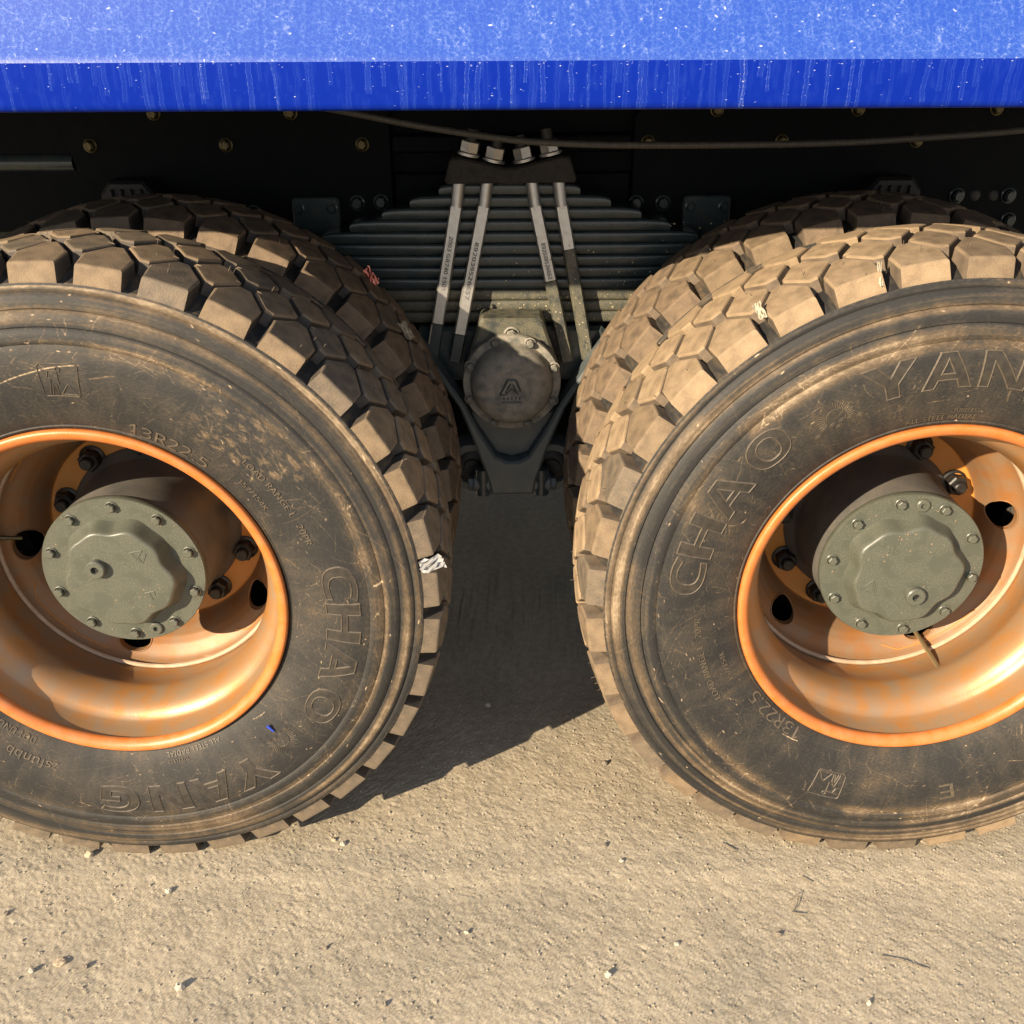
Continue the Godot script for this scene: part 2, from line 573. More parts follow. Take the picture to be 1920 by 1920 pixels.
func arc(c: Vector2, r: float, from: float, to: float, k: int) -> Array:
	var a := []
	for i in k + 1:
		a.append(c + Vector2(cos(lerpf(from, to, float(i) / k)), sin(lerpf(from, to, float(i) / k))) * r)
	return a


func letter_tyre(tyre: Node3D) -> void:
	for l in [["C", 83.5, 0.062], ["H", 94.0, 0.07], ["A", 105.7, 0.074], ["O", 119.0, 0.068], ["Y", 147.6, 0.074], ["A", 159.4, 0.074], ["N", 171.6, 0.07], ["G", 184.6, 0.066]]:
		outline_letter(tyre, l[0], l[1], 0.392, l[2], 0.054)
	raised_text(tyre, "13R22.5", 29.0, 0.317, 0.021, 1.25)
	raised_text(tyre, "LOAD RANGE L   20PR", 59.0, 0.367, 0.0105, 1.2)
	raised_text(tyre, "157/154K", 54.0, 0.334, 0.009, 1.2)
	raised_text(tyre, "ALL STEEL RADIAL", 160.0, 0.313, 0.0085, 1.1)
	raised_text(tyre, "TUBELESS", 166.0, 0.325, 0.006, 1.1)
	raised_text(tyre, "DOT UNUDK", 219.0, 0.318, 0.011, 1.1)
	raised_text(tyre, "zsfunbb", 209.5, 0.35, 0.017, 1.2)
	raised_text(tyre, "E", 331.0, 0.393, 0.03, 1.6)
	# the worker with a shovel in a square
	var w := []
	w.append([Vector2(-0.027, 0.022), Vector2(-0.024, 0.025), Vector2(0.024, 0.025), Vector2(0.027, 0.022), Vector2(0.027, -0.022), Vector2(0.024, -0.025), Vector2(-0.024, -0.025), Vector2(-0.027, -0.022), Vector2(-0.027, 0.022)])
	w.append(arc(Vector2(0.0, 0.017), 0.0033, 0, TAU, 8))
	w.append([Vector2(-0.022, 0.016), Vector2(-0.01, 0.014), Vector2(-0.002, 0.014), Vector2(-0.001, -0.006)])
	w.append([Vector2(-0.014, 0.013), Vector2(-0.017, 0.004), Vector2(-0.012, 0.002), Vector2(-0.017, -0.022)])
	w.append([Vector2(-0.012, 0.002), Vector2(-0.005, -0.008), Vector2(-0.004, -0.022)])
	w.append([Vector2(-0.013, -0.022), Vector2(-0.01, -0.008), Vector2(-0.007, -0.022)])
	w.append([Vector2(0.0, -0.022), Vector2(0.011, -0.006), Vector2(0.014, -0.008), Vector2(0.024, -0.022), Vector2(0.0, -0.022)])
	lines_on(tyre, "worker_mark", w, 2.6, 0.382)
	# the rising sun over waves
	var s := []
	s.append(arc(Vector2(0, 0), 0.0145, -0.5, PI + 0.5, 14))
	for i in 25:
		var a := -0.25 + (PI + 0.5) * i / 24.0
		s.append([Vector2(cos(a), sin(a)) * 0.0165, Vector2(cos(a), sin(a)) * (0.028 if i % 2 else 0.025)])
	lines_on(tyre, "sun_mark", s, 134.5, 0.371, 0.0007, 0.0011)
	var wv := []
	for c in [Vector2(-0.035, -0.017), Vector2(-0.022, -0.011), Vector2(-0.008, -0.012), Vector2(0.007, -0.011), Vector2(0.02, -0.013), Vector2(0.034, -0.016), Vector2(0.0, -0.019)]:
		for k in 3:
			wv.append(arc(c, 0.0065 - 0.0019 * k, 0.1, PI + 0.4, 7) + [c + Vector2(-0.0065 + 0.0019 * k, -0.009)])
	lines_on(tyre, "wave_mark", wv, 134.5, 0.371, 0.0005, 0.0007)


# ---------------------------------------------------------------- tyres
func crown(z: float) -> float:
	return TREAD_R - 0.78 * z * z


func block_mesh(poly: PackedVector2Array, outer: int, seed_: int) -> ArrayMesh:
	# poly: (along, z) corners of the top face; the corners with z at the shoulder run down the side of the tyre
	rng.seed = seed_
	var m := poly.size()
	var c := Vector2.ZERO
	for p in poly:
		c += p / m
	var top := []
	var brim := []
	var mid := []
	var low := []
	var put := func(q: Vector2, h: float) -> Vector3:
		var r := crown(q.y) + h
		return Vector3(r * sin(q.x / 0.55), r * cos(q.x / 0.55), q.y)
	var lift := rng.randf_range(-0.0006, 0.0006)
	for p0 in poly:
		var p: Vector2 = p0 + Vector2(rng.randf_range(-1, 1), rng.randf_range(-1, 1)) * 0.0008
		var d := (p - c)
		top.append(put.call(c + d * (1.0 - 0.0042 / d.length()), lift))
		brim.append(put.call(c + d * (1.0 - 0.0013 / d.length()), lift - 0.0009))
		mid.append(put.call(p, lift - 0.0031))
		if outer != 0 and absf(p0.y) > 0.12:
			var q: Vector3 = put.call(Vector2(p.x * 1.0 + signf(p.x) * 0.003, p.y + 0.0075 * outer), -0.039)
			low.append(q)
		else:
			low.append(put.call(c + d * (1.0 + 0.0028 / d.length()), -0.0225))
	# which way round the corners run, so that every side looks outward
	var area := 0.0
	for i in m:
		area += poly[i].cross(poly[(i + 1) % m])
	var mb := MB.new()
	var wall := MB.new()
	var k0 := mb.vert(put.call(c, lift), Vector3(0, 1, 0))
	for i in m:
		var q: Vector3 = top[i]
		mb.vert(q, Vector3(q.x * 0.75, q.y, 0.9 * q.z * 0.35).normalized())
	for i in m:
		mb.face(k0, k0 + 1 + i, k0 + 1 + (i + 1) % m)
	for i in m:
		var j := (i + 1) % m
		var flank := outer != 0 and absf(poly[i].y) > 0.12 and absf(poly[j].y) > 0.12
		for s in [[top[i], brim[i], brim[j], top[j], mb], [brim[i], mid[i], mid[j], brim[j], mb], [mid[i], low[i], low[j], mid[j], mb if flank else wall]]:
			var into: MB = s[4]
			if area > 0.0:
				into.quad(s[0], s[1], s[2], s[3])
			else:
				into.quad(s[3], s[2], s[1], s[0])
	var am := mb.mesh()
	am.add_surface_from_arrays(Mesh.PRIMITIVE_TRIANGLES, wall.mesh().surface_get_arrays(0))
	return am


var blocks := []     # four rows, each a few meshes


func make_blocks() -> void:
	var sh := V2([-0.0335, 0.128, 0.0335, 0.128, 0.0365, 0.087, 0.0085, 0.0455, -0.0085, 0.0455, -0.0365, 0.087])
	var hx := V2([-0.0065, 0.0772, 0.0065, 0.0772, 0.0335, 0.0405, 0.035, 0.0365, 0.029, 0.035, 0.029, 0.032, 0.0355, 0.030, 0.0095, -0.0085, -0.0095, -0.0085, -0.0355, 0.030, -0.029, 0.032, -0.029, 0.035, -0.035, 0.0365, -0.0335, 0.0405])
	for row in 4:
		var base := sh if row in [0, 3] else hx
		var poly := PackedVector2Array()
		for p in base:
			poly.append(p if row < 2 else Vector2(p.x, -p.y))
		var kinds := []
		for k in 5:
			kinds.append(block_mesh(poly, (1 if row == 0 else -1) if row in [0, 3] else 0, 100 + row * 10 + k))
		blocks.append(kinds)


func make_side_profile() -> void:
	# from the shoulder down to the bead: (radius, z measured from the tyre's middle plane)
	var key := V2([0.517, 0.1345, 0.512, 0.1365, 0.506, 0.1375, 0.5045, 0.1365, 0.5025, 0.139, 0.497, 0.1425, 0.490, 0.1438, 0.4835, 0.1438, 0.4815, 0.1415, 0.4795, 0.1435, 0.473, 0.147, 0.466, 0.1483, 0.459, 0.1482, 0.457, 0.1462, 0.455, 0.1480, 0.449, 0.1508, 0.442, 0.1518, 0.436, 0.1516, 0.4335, 0.1495, 0.431, 0.1503, 0.42, 0.1525, 0.405, 0.1538, 0.39, 0.1535, 0.375, 0.1518, 0.36, 0.1488, 0.345, 0.1448, 0.33, 0.1398, 0.318, 0.1352, 0.309, 0.1305, 0.305, 0.1278, 0.303, 0.129, 0.300, 0.1272, 0.2965, 0.122])
	side_prof = key


var tyre_mesh: ArrayMesh


func make_tyre_mesh() -> void:
	var mb := MB.new()
	var pr := PackedVector2Array()
	# bead of the far side, far sidewall, tread base, near shoulder, near sidewall
	var back := PackedVector2Array()
	for i in range(side_prof.size() - 1, -1, -1):
		back.append(Vector2(side_prof[i].x, -side_prof[i].y))
	pr.append_array(back)
	pr.append(Vector2(0.513, -0.1285))
	for i in 9:
		var z := lerpf(-0.1, 0.1, i / 8.0)
		pr.append(Vector2(crown(z) - 0.0215, z))
	pr.append(Vector2(0.513, 0.1285))
	pr.append_array(side_prof)
	mb.lathe(pr, 180, -1.0, Transform3D(), 0.0, TAU, Vector2(0.29, 0.23))
	tyre_mesh = mb.mesh()


func dist_deg(a: float, b: float) -> float:
	return absf(fposmod(a - b + 180.0, 360.0) - 180.0)


func build_tyre(x: float, z: float, side_mat: Material, phase: float, label: String, mats: Array, shown: Array, spin: float, letters: bool) -> MeshInstance3D:
	# shown: for each row the arc (from, to in degrees clockwise from the top) whose blocks are parts of their own
	var tyre := part("tyre", tyre_mesh, side_mat, truck, label, Transform3D(Basis(Vector3(0, 0, 1), -deg_to_rad(spin)), P(x, 0, z)))
	if letters:
		letter_tyre(tyre)
	var worn_at := 178.0 if x < 0.0 else 222.0
	var rest := SurfaceTool.new()
	var n_rest := 0
	var r2 := RandomNumberGenerator.new()
	r2.seed = int(x * 1000) + int(z * 77)
	for row in 4:
		for k in PITCHES:
			var deg := fposmod(phase + 360.0 * (k + (0.5 if row in [1, 3] else 0.0)) / PITCHES, 360.0)
			var xf := Transform3D(Basis(Vector3(0, 0, 1), -deg_to_rad(deg - spin)), Vector3.ZERO)
			var mesh: Mesh = blocks[row][r2.randi() % 5]
			if row < shown.size() and dist_deg(deg, shown[row][0]) <= shown[row][1]:
				var pick: Material = mats[r2.randi() % mats.size()]
				if row == 0 and letters and dist_deg(deg, worn_at) < 62.0 + r2.randf() * 16.0:      # knocked cleaner towards the foot
					pick = M.block_worn if r2.randf() < 0.4 or x < 0.0 else M.block_plain
				var b := part("tread_block", mesh, null, tyre, "", xf)
				b.set_surface_override_material(0, pick)
				b.set_surface_override_material(1, M.groove if x < 0.0 else M.groove_shade_dusty)
			else:
				rest.append_from(mesh, 0, xf)
				rest.append_from(mesh, 1, xf)
				n_rest += 1
	if n_rest:
		var o := part("far_tread_block", rest.commit(), mats[0], tyre)
		o.name = "tread_blocks_out_of_view"
		o.set_meta("kind", "stuff")
	# thin rubber hairs left by the mould
	var hairs := MB.new()
	for i in 70:
		var th := r2.randf() * TAU
		var zz := r2.randf_range(-0.02, 0.125)
		var r := crown(zz) - 0.001
		var b := Vector3(r * sin(th), r * cos(th), zz)
		var d := Vector3(sin(th), cos(th), r2.randf_range(-0.3, 0.5)).normalized()
		hairs.tube(PackedVector3Array([b, b + d * r2.randf_range(0.004, 0.009)]), 0.0005, 4)
	var hair := part("mould_hairs", hairs.mesh(), M.block_worn, tyre)
	hair.set_meta("kind", "stuff")
	return tyre


# ---------------------------------------------------------------- rims and hubs
# a surface of revolution (radius, z) in equal sectors, each with a round hole pressed through its slope
func hole_disc(mb: MB, pr: PackedVector2Array, first: float, count: int, rh: float, across: float, along: float) -> Array:
	var r0 := pr[pr.size() - 1].x
	var r1 := pr[0].x
	var half := PI / count
	var loops := []
	for h in count:
		var mid := first + TAU * h / count
		var rings := []
		var cols := 120
		var steps := 9
		for t in steps + 1:
			var row := []
			for i in cols:
				var ph := TAU * i / cols
				var dir := Vector2(cos(ph), sin(ph))
				# hole edge and sector edge, both as (angle, radius)
				var inner := Vector2(mid + dir.x * across / rh, rh + dir.y * along)
				var sx := half / maxf(1e-6, absf(dir.x))
				var sy := ((r1 - rh) if dir.y > 0 else (rh - r0)) / maxf(1e-6, absf(dir.y))
				# walk in a space where the sector is square
				var k := minf(1.0 / maxf(1e-6, absf(dir.x)), 1.0 / maxf(1e-6, absf(dir.y)))
				var outer := Vector2(mid + dir.x * k * half, rh + dir.y * k * ((r1 - rh) if dir.y > 0 else (rh - r0)))
				var q := inner.lerp(outer, pow(float(t) / steps, 1.3))
				row.append(q)
			rings.append(row)
		var k0 := mb.v.size()
		for row in rings:
			for q in row:
				var e := 0.0025
				var za := z_on(pr, clampf(q.y - e, r0 + 1e-5, r1 - 1e-5))
				var zb := z_on(pr, clampf(q.y + e, r0 + 1e-5, r1 - 1e-5))
				var nr := -(zb - za) / (2.0 * e)
				var nn := Vector3(nr * sin(q.x), nr * cos(q.x), 1.0).normalized()
				mb.vert(Vector3(q.y * sin(q.x), q.y * cos(q.x), z_on(pr, clampf(q.y, r0 + 1e-6, r1 - 1e-6))), nn, Vector2(q.x, q.y))
		for t in steps:
			for i in cols:
				var a := k0 + t * cols + i
				var b := k0 + t * cols + (i + 1) % cols
				mb.face(a, b, a + cols); mb.face(b, b + cols, a + cols)
		var loop := PackedVector3Array()
		for i in cols + 1:
			loop.append(mb.v[k0 + i % cols])
		loops.append(loop)
	return loops


func z_on(pr: PackedVector2Array, r: float) -> float:
	for i in pr.size() - 1:
		if (r - pr[i].x) * (r - pr[i + 1].x) <= 0.0 and absf(pr[i + 1].x - pr[i].x) > 1e-7:
			return lerpf(pr[i].y, pr[i + 1].y, (r - pr[i].x) / (pr[i + 1].x - pr[i].x))
	return pr[pr.size() - 1].y


func torus(mb: MB, R: float, r: float, xf: Transform3D, seg := 32) -> void:
	var pr := PackedVector2Array()
	for i in 9:
		pr.append(Vector2(R + r * cos(TAU * i / 8.0), r * sin(TAU * i / 8.0)))
	mb.lathe(pr, seg, 1.0, xf)


func build_rim(x: float, spin: float, hole_at: float, side: String) -> void:
	var at := P(x, 0, 0)
	# flange and barrel seen from outside, and the back of the barrel
	var lip := MB.new()
	lip.lathe(V2([0.2945, -0.012, 0.2978, -0.006, 0.2990, 0.0, 0.2982, 0.0042, 0.2955, 0.0066, 0.2915, 0.0068, 0.2865, 0.0048, 0.2825, 0.0012, 0.2805, -0.0025, 0.2797, -0.0065, 0.2805, -0.0105, 0.284, -0.0125]), 160, -1.0)
	var rim := part("rim_flange", lip.mesh(), M.rim_lip, truck, "bright orange outer lip of the %s wheel rim" % side, Transform3D(Basis(), at))
	var mb := MB.new()
	mb.lathe(V2([0.2845, -0.0115, 0.2825, -0.02, 0.279, -0.034, 0.2755, -0.046, 0.2725, -0.0515, 0.266, -0.0555, 0.2595, -0.061, 0.2535, -0.069, 0.2485, -0.08, 0.245, -0.093, 0.2432, -0.106, 0.2432, -0.114, 0.2455, -0.123, 0.2505, -0.135, 0.2545, -0.15, 0.2565, -0.165, 0.257, -0.192]), 160, -1.0)
	mb.lathe(V2([0.2945, -0.012, 0.287, -0.05, 0.262, -0.08, 0.262, -0.24, 0.288, -0.262]), 96, 1.0)
	var barrel := part("rim_barrel", mb.mesh(), M.rim, truck, "dusty orange inside of the %s wheel rim" % side, Transform3D(Basis(), at))
	var disc := MB.new()
	var disc_prof := V2([0.2545, -0.194, 0.2505, -0.2005, 0.2465, -0.2055, 0.2415, -0.2095, 0.235, -0.2135, 0.226, -0.220, 0.2145, -0.2325, 0.2055, -0.2495, 0.199, -0.268, 0.1955, -0.279])
	var loops := hole_disc(disc, disc_prof, deg_to_rad(hole_at), 5, 0.2225, 0.0295, 0.0195)
	var d := part("wheel_disc", disc.mesh(), M.disc, truck, "dished orange disc with hand holes in the %s wheel" % side, Transform3D(Basis(), at))
	var back := MB.new()                               # the second disc, of the inner wheel, behind the hand holes
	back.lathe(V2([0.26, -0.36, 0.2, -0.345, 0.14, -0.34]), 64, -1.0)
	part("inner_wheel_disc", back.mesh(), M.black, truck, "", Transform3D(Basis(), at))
	for loop: PackedVector3Array in loops:
		var e := MB.new()
		e.tube(loop, 0.0015, 8)
		var mid := Vector3.ZERO
		for q in loop:
			mid += q / loop.size()
		for i in loop.size() - 1:
			var i0 := (mid - loop[i]).normalized() * 0.001
			var i1 := (mid - loop[i + 1]).normalized() * 0.001
			e.quad(loop[i] + i0, loop[i] + i0 + Vector3(0, 0, -0.012), loop[i + 1] + i1 + Vector3(0, 0, -0.012), loop[i + 1] + i1)
		part("hole_edge", e.mesh(), M.disc, d)
	var mount := MB.new()
	mount.lathe(V2([0.196, -0.279, 0.1945, -0.2835, 0.19, -0.2855, 0.13, -0.286]), 120, -1.0)
	var mnt := part("mounting_face", mount.mesh(), M.mount, truck, "yellow-orange bolting face of the %s wheel" % side, Transform3D(Basis(), at))
	var nut := MB.new()
	nut.lathe(V2([0.0235, 0.0, 0.0235, 0.004, 0.019, 0.006]), 24, -1.0)
	nut.prism(ngon(6, 0.0195), 0.004, 0.026, 0.0025, Transform3D(), false)
	nut.lathe(V2([0.0115, 0.026, 0.0115, 0.036, 0.0095, 0.038, 0.0, 0.038]), 16, -1.0)
	var nm := nut.mesh()
	for k in 10:
		var th := deg_to_rad(spin + 36.0 * k)
		part("wheel_nut", nm, M.nut, mnt, "", Transform3D(Basis(Vector3(0, 0, 1), rng.randf() * TAU), Vector3(sin(th) * 0.1655, cos(th) * 0.1655, -0.286)))
	# weld run where the disc meets the barrel
	var weld := MB.new()
	torus(weld, 0.2525, 0.0043, Transform3D(Basis(), Vector3(0, 0, -0.1865)), 160)
	part("weld", weld.mesh(), M.rim_edge, barrel)
	# wire-thin run lines in the paint of the disc
	for k in 3:
		var line := MB.new()
		var pts := PackedVector3Array()
		var from := deg_to_rad([100.0, 205.0, 300.0][k] + spin)
		for i in 15:
			var th := from + 0.055 * i
			var r := 0.246 if i < 13 else 0.246 - 0.006 * (i - 12)
			pts.append(Vector3(r * sin(th), r * cos(th), z_on(disc_prof, r) + 0.0006))
		line.tube(pts, 0.0011, 6)
		part("scribed_line", line.mesh(), M.mount, d)


func build_hub(x: float, spin: float, side: String) -> void:
	var turn := Basis(Vector3(0, 0, 1), -deg_to_rad(spin))
	var body := MB.new()
	body.lathe(V2([0.155, -0.285, 0.15, -0.272, 0.143, -0.266, 0.1395, -0.255, 0.1375, -0.2, 0.1365, -0.125, 0.1345, -0.1155]), 120, -1.0)
	var hub := part("wheel_hub", body.mesh(), M.hub_side, truck, "thick dark grey hub drum of the %s wheel" % side, Transform3D(turn, P(x, 0, 0)))
	var fl := MB.new()
	fl.lathe(V2([0.133, -0.1155, 0.1375, -0.1150, 0.1383, -0.1135, 0.1383, -0.1032, 0.1370, -0.1012, 0.09, -0.101]), 120, -1.0)
	# the pressed cover: a lobed outline that rises to a flat face
	var rows := [[1.0, -0.1011], [0.985, -0.0985], [0.965, -0.094], [0.94, -0.088], [0.915, -0.0815], [0.895, -0.0765], [0.872, -0.0735], [0.84, -0.0722], [0.6, -0.0717], [0.0, -0.0715]]
	var seg := 120
	var base := fl.v.size()
	var ring := []
	for r in rows:
		var row := []
		for i in seg:
			var th := TAU * i / seg
			var lobe := 0.1005 + 0.0042 * cos(5.0 * (th - 0.55)) + 0.0026 * cos(10.0 * (th - 0.32)) + 0.0022 * cos(3.0 * th + 0.4)
			var w: float = r[0]
			row.append(Vector3(lobe * w * sin(th), lobe * w * cos(th), r[1]))
		ring.append(row)
	for j in rows.size():
		for i in seg:
			var t1: Vector3 = ring[j][(i + 1) % seg] - ring[j][(i + seg - 1) % seg]
			var t2: Vector3 = ring[mini(j + 1, rows.size() - 1)][i] - ring[maxi(j - 1, 0)][i]
			var nn := t1.cross(t2)
			nn = nn.normalized() if nn.length() > 1e-12 else Vector3(0, 0, 1)
			if nn.z < 0:
				nn = -nn
			fl.vert(ring[j][i], nn)
	for j in rows.size() - 1:
		for i in seg:
			var a := base + j * seg + i
			var b := base + j * seg + (i + 1) % seg
			fl.face(a, b, a + seg)
			if j < rows.size() - 2:
				fl.face(b, b + seg, a + seg)
	var cover := part("hub_cover", fl.mesh(), M.hub, truck, "grey-green lobed hub cover of the %s wheel" % side, Transform3D(turn, P(x, 0, 0)))
	var bolt := MB.new()
	bolt.lathe(V2([0.0102, 0.0, 0.0102, 0.0015, 0.0088, 0.0026]), 20, -1.0)
	bolt.prism(ngon(6, 0.0078), 0.002, 0.0098, 0.0012, Transform3D(), false)
	var bm := bolt.mesh()
	for k in 10:
		var th := deg_to_rad(36.0 * k)
		part("hub_bolt", bm, M.hub, cover, "", Transform3D(Basis(Vector3(0, 0, 1), rng.randf() * TAU), Vector3(sin(th) * 0.1222, cos(th) * 0.1222, -0.101)))
	# the drain plug on the flange and the filler plug on the face, each with a socket
	for q in [[161.6, 0.119, -0.101, 0.0115, 0.005], [309.0, 0.039, -0.0718, 0.0162, 0.0125]]:
		var th := deg_to_rad(q[0])
		var plug := MB.new()
		var r: float = q[3]
		var hgt: float = q[4]
		plug.lathe(V2([r, 0.0, r, hgt - 0.002, r - 0.002, hgt, r * 0.42, hgt, r * 0.36, hgt - 0.008]), 28, -1.0)
		var o := part("plug", plug.mesh(), M.hub, cover, "", Transform3D(Basis(), Vector3(sin(th) * q[1], cos(th) * q[1], q[2])))
		var hole := MB.new()
		hole.lathe(V2([r * 0.4, hgt - 0.0055, 0.0, hgt - 0.0055]), 12, -1.0)
		part("socket", hole.mesh(), M.black, cover, "", o.transform)
	# crumbs of dried mud on the lower edge of the cover
	var mm := MultiMesh.new()
	mm.transform_format = MultiMesh.TRANSFORM_3D
	mm.mesh = stone_mesh(13, 4)
	mm.instance_count = 90
	for i in mm.instance_count:
		var th := deg_to_rad(rng.randf_range(95.0, 190.0) if i % 3 else rng.randf() * 360.0)
		var rr := rng.randf_range(0.03, 0.083) if i % 2 else rng.randf_range(0.112, 0.135)
		var q := 0.0004 + 0.0011 * pow(rng.randf(), 3.0)
		mm.set_instance_transform(i, Transform3D(Basis(Vector3(0, 0, 1), th).scaled(Vector3(q, q * 1.4, q * 0.5)), Vector3(sin(th) * rr, cos(th) * rr, -0.0718 if i % 2 else -0.101)))
	var crumbs := MultiMeshInstance3D.new()
	crumbs.name = "mud_crumbs"
	crumbs.multimesh = mm
	crumbs.material_override = M.block_dusty
	crumbs.set_meta("kind", "stuff")
	cover.add_child(crumbs)
	# cast marks: the three-pointed chevron and a tee
	var mk := MB.new()
	var at := Vector2(sin(deg_to_rad(43.0)), cos(deg_to_rad(43.0))) * 0.06
	for s in [[-0.013, 0.008, 0.008, 0.012], [0.008, 0.012, 0.0, 0.0], [-0.013, 0.008, 0.0, 0.0], [0.0, 0.0, 0.006, -0.012], [0.006, -0.012, 0.014, 0.006], [-0.01, 0.003, 0.005, -0.012]]:
		mk.tube(PackedVector3Array([Vector3(at.x + s[0], at.y + s[1], -0.0717), Vector3(at.x + s[2], at.y + s[3], -0.0717)]), 0.0009, 6)
	part("cast_emblem", mk.mesh(), M.hub, cover)
	var tee := MB.new()
	at = Vector2(sin(deg_to_rad(118.0)), cos(deg_to_rad(118.0))) * 0.055
	for s in [[-0.008, 0.0, 0.008, 0.004], [0.0, 0.002, 0.004, -0.012], [0.008, 0.004, 0.009, -0.004]]:
		tee.tube(PackedVector3Array([Vector3(at.x + s[0], at.y + s[1], -0.0717), Vector3(at.x + s[2], at.y + s[3], -0.0717)]), 0.0009, 6)
	part("cast_mark", tee.mesh(), M.hub, cover)


func build_wheels() -> void:
	make_side_profile()
	make_tyre_mesh()
	make_blocks()
	var out_shown := [[0.0, 180.0], [0.0, 105.0], [0.0, 60.0]]
	var in_shown := [[0.0, 105.0], [0.0, 90.0], [0.0, 40.0]]
	build_tyre(-S, ZO, M.side_left, 0.0, "left outer tyre, scratched dark sidewall with a patch of dried mud", [M.block_worn, M.block_plain, M.block_worn], [[40.0, 145.0], [45.0, 70.0], [40.0, 50.0]], 0.0, true)
	build_tyre(S, ZO, M.side_right, 0.0, "right outer tyre, tan dust over its whole tread", [M.block_dusty, M.block_plain, M.block_dusty, M.block_dusty], [[-40.0, 145.0], [-45.0, 70.0], [-40.0, 50.0]], 194.5, true)
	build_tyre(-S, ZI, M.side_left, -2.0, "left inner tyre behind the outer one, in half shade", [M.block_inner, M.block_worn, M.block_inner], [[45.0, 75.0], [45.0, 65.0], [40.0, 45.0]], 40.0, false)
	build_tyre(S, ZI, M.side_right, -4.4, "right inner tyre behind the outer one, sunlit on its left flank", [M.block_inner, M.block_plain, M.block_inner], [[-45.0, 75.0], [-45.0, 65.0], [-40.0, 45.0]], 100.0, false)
	build_rim(-S, 0.0, 51.0, "left")
	build_rim(S, 26.0, 80.0, "right")
	build_hub(-S, 0.0, "left")
	build_hub(S, 206.0, "right")
	# brass valve stems
	var vs := MB.new()
	vs.tube(PackedVector3Array([P(S + 0.098, -0.2, -0.225), P(S + 0.108, -0.215, -0.16), P(S + 0.112, -0.222, -0.125)]), 0.0042, 10)
	vs.tube(PackedVector3Array([P(S + 0.112, -0.222, -0.125), P(S + 0.1145, -0.226, -0.103)]), 0.0055, 10)
	part("valve_stem", vs.mesh(), M.brass, truck, "brass valve stem standing out of the right wheel's lowest hand hole")
	var vl := MB.new()
	vl.tube(PackedVector3Array([P(-S - 0.31, 0.035, -0.16), P(-S - 0.235, 0.02, -0.19)]), 0.0045, 10)
	vl.tube(PackedVector3Array([P(-S - 0.235, 0.02, -0.19), P(-S - 0.214, 0.014, -0.2)]), 0.0038, 10)
	part("valve_stem", vl.mesh(), M.zinc, truck, "steel valve stem before the left wheel's left hand hole")
	# far-side wheels: tyres only, hidden for the most part
	for x in [-S, S]:
		for z in [-1.96, -2.32]:
			var o := part("far_side_tyre", tyre_mesh, M.block_worn, truck, "", Transform3D(Basis(), P(x, 0, z)))
			var disc := MB.new()
			disc.lathe(V2([0.3, 0.0, 0.02, 0.0]), 48, -1.0)
			part("far_side_disc", disc.mesh(), M.disc, o)


# ---------------------------------------------------------------- suspension and chassis
func leaf_mesh(half: float, t: float, depth: float) -> ArrayMesh:
	var mb := MB.new()
	var st := [[-half, 0.62], [-half + 0.005, 0.8], [-half + 0.022, 0.93], [-half + 0.06, 1.0], [half - 0.06, 1.0], [half - 0.022, 0.93], [half - 0.005, 0.8], [half, 0.62]]
	var sec := 28
	var k := mb.v.size()
	for s in st:
		var tt: float = t * s[1]
		for i in sec + 1:
			var a := TAU * i / sec
			# rounded front and back edges, flat top and bottom
			var ca := signf(cos(a)) * pow(absf(cos(a)), 0.52)
			var sa := signf(sin(a)) * pow(absf(sin(a)), 0.52)
			var c := Vector2(signf(cos(a)) * (depth / 2 - t * 0.3) + ca * t * 0.3, sa * tt / 2 - (t - tt) / 2)
			mb.vert(Vector3(s[0], c.y, c.x), Vector3(0, signf(sin(a)) * pow(absf(sin(a)), 1.35), signf(cos(a)) * pow(absf(cos(a)), 1.35)).normalized())
	for j in st.size() - 1:
		for i in sec:
			var a := k + j * (sec + 1) + i
			mb.face(a, a + 1, a + sec + 1); mb.face(a + 1, a + sec + 2, a + sec + 1)
	for e in [0, st.size() - 1]:
		var d := Vector3(-1 if e == 0 else 1, 0, 0)
		var q := mb.v.size()
		for i in sec + 1:
			mb.vert(mb.v[k + e * (sec + 1) + i], d)
		for i in range(1, sec - 1):
			mb.face(q, q + i, q + i + 1)
	return mb.mesh()


func stamp(parent: Node3D, text: String, from: Vector3, to: Vector3, high: float) -> void:
	var g := glyph(text, true, 0.02)
	var vs: PackedVector3Array = g[0]
	var ix: PackedInt32Array = g[1]
	var lo: Vector2 = g[2]
	var hi: Vector2 = g[3]
	var l := from.distance_to(to)
	var ax := (to - from) / l
	var up := Vector3(0, 0, 1).cross(ax).normalized()
	var mb := MB.new()
	for i in range(0, ix.size(), 3):
		var q: Array[Vector3] = []
		for j in 3:
			var p := vs[ix[i + j]]
			q.append(from + ax * ((p.x - lo.x) / (hi.x - lo.x) * l) + up * (((p.y - lo.y) / (hi.y - lo.y) - 0.5) * high) + Vector3(0, 0, 0.0005 if p.z > 0 else -0.001))
		mb.tri(q[0], q[2], q[1])
	part("stamped_number", mb.mesh(), M.stamp, parent)


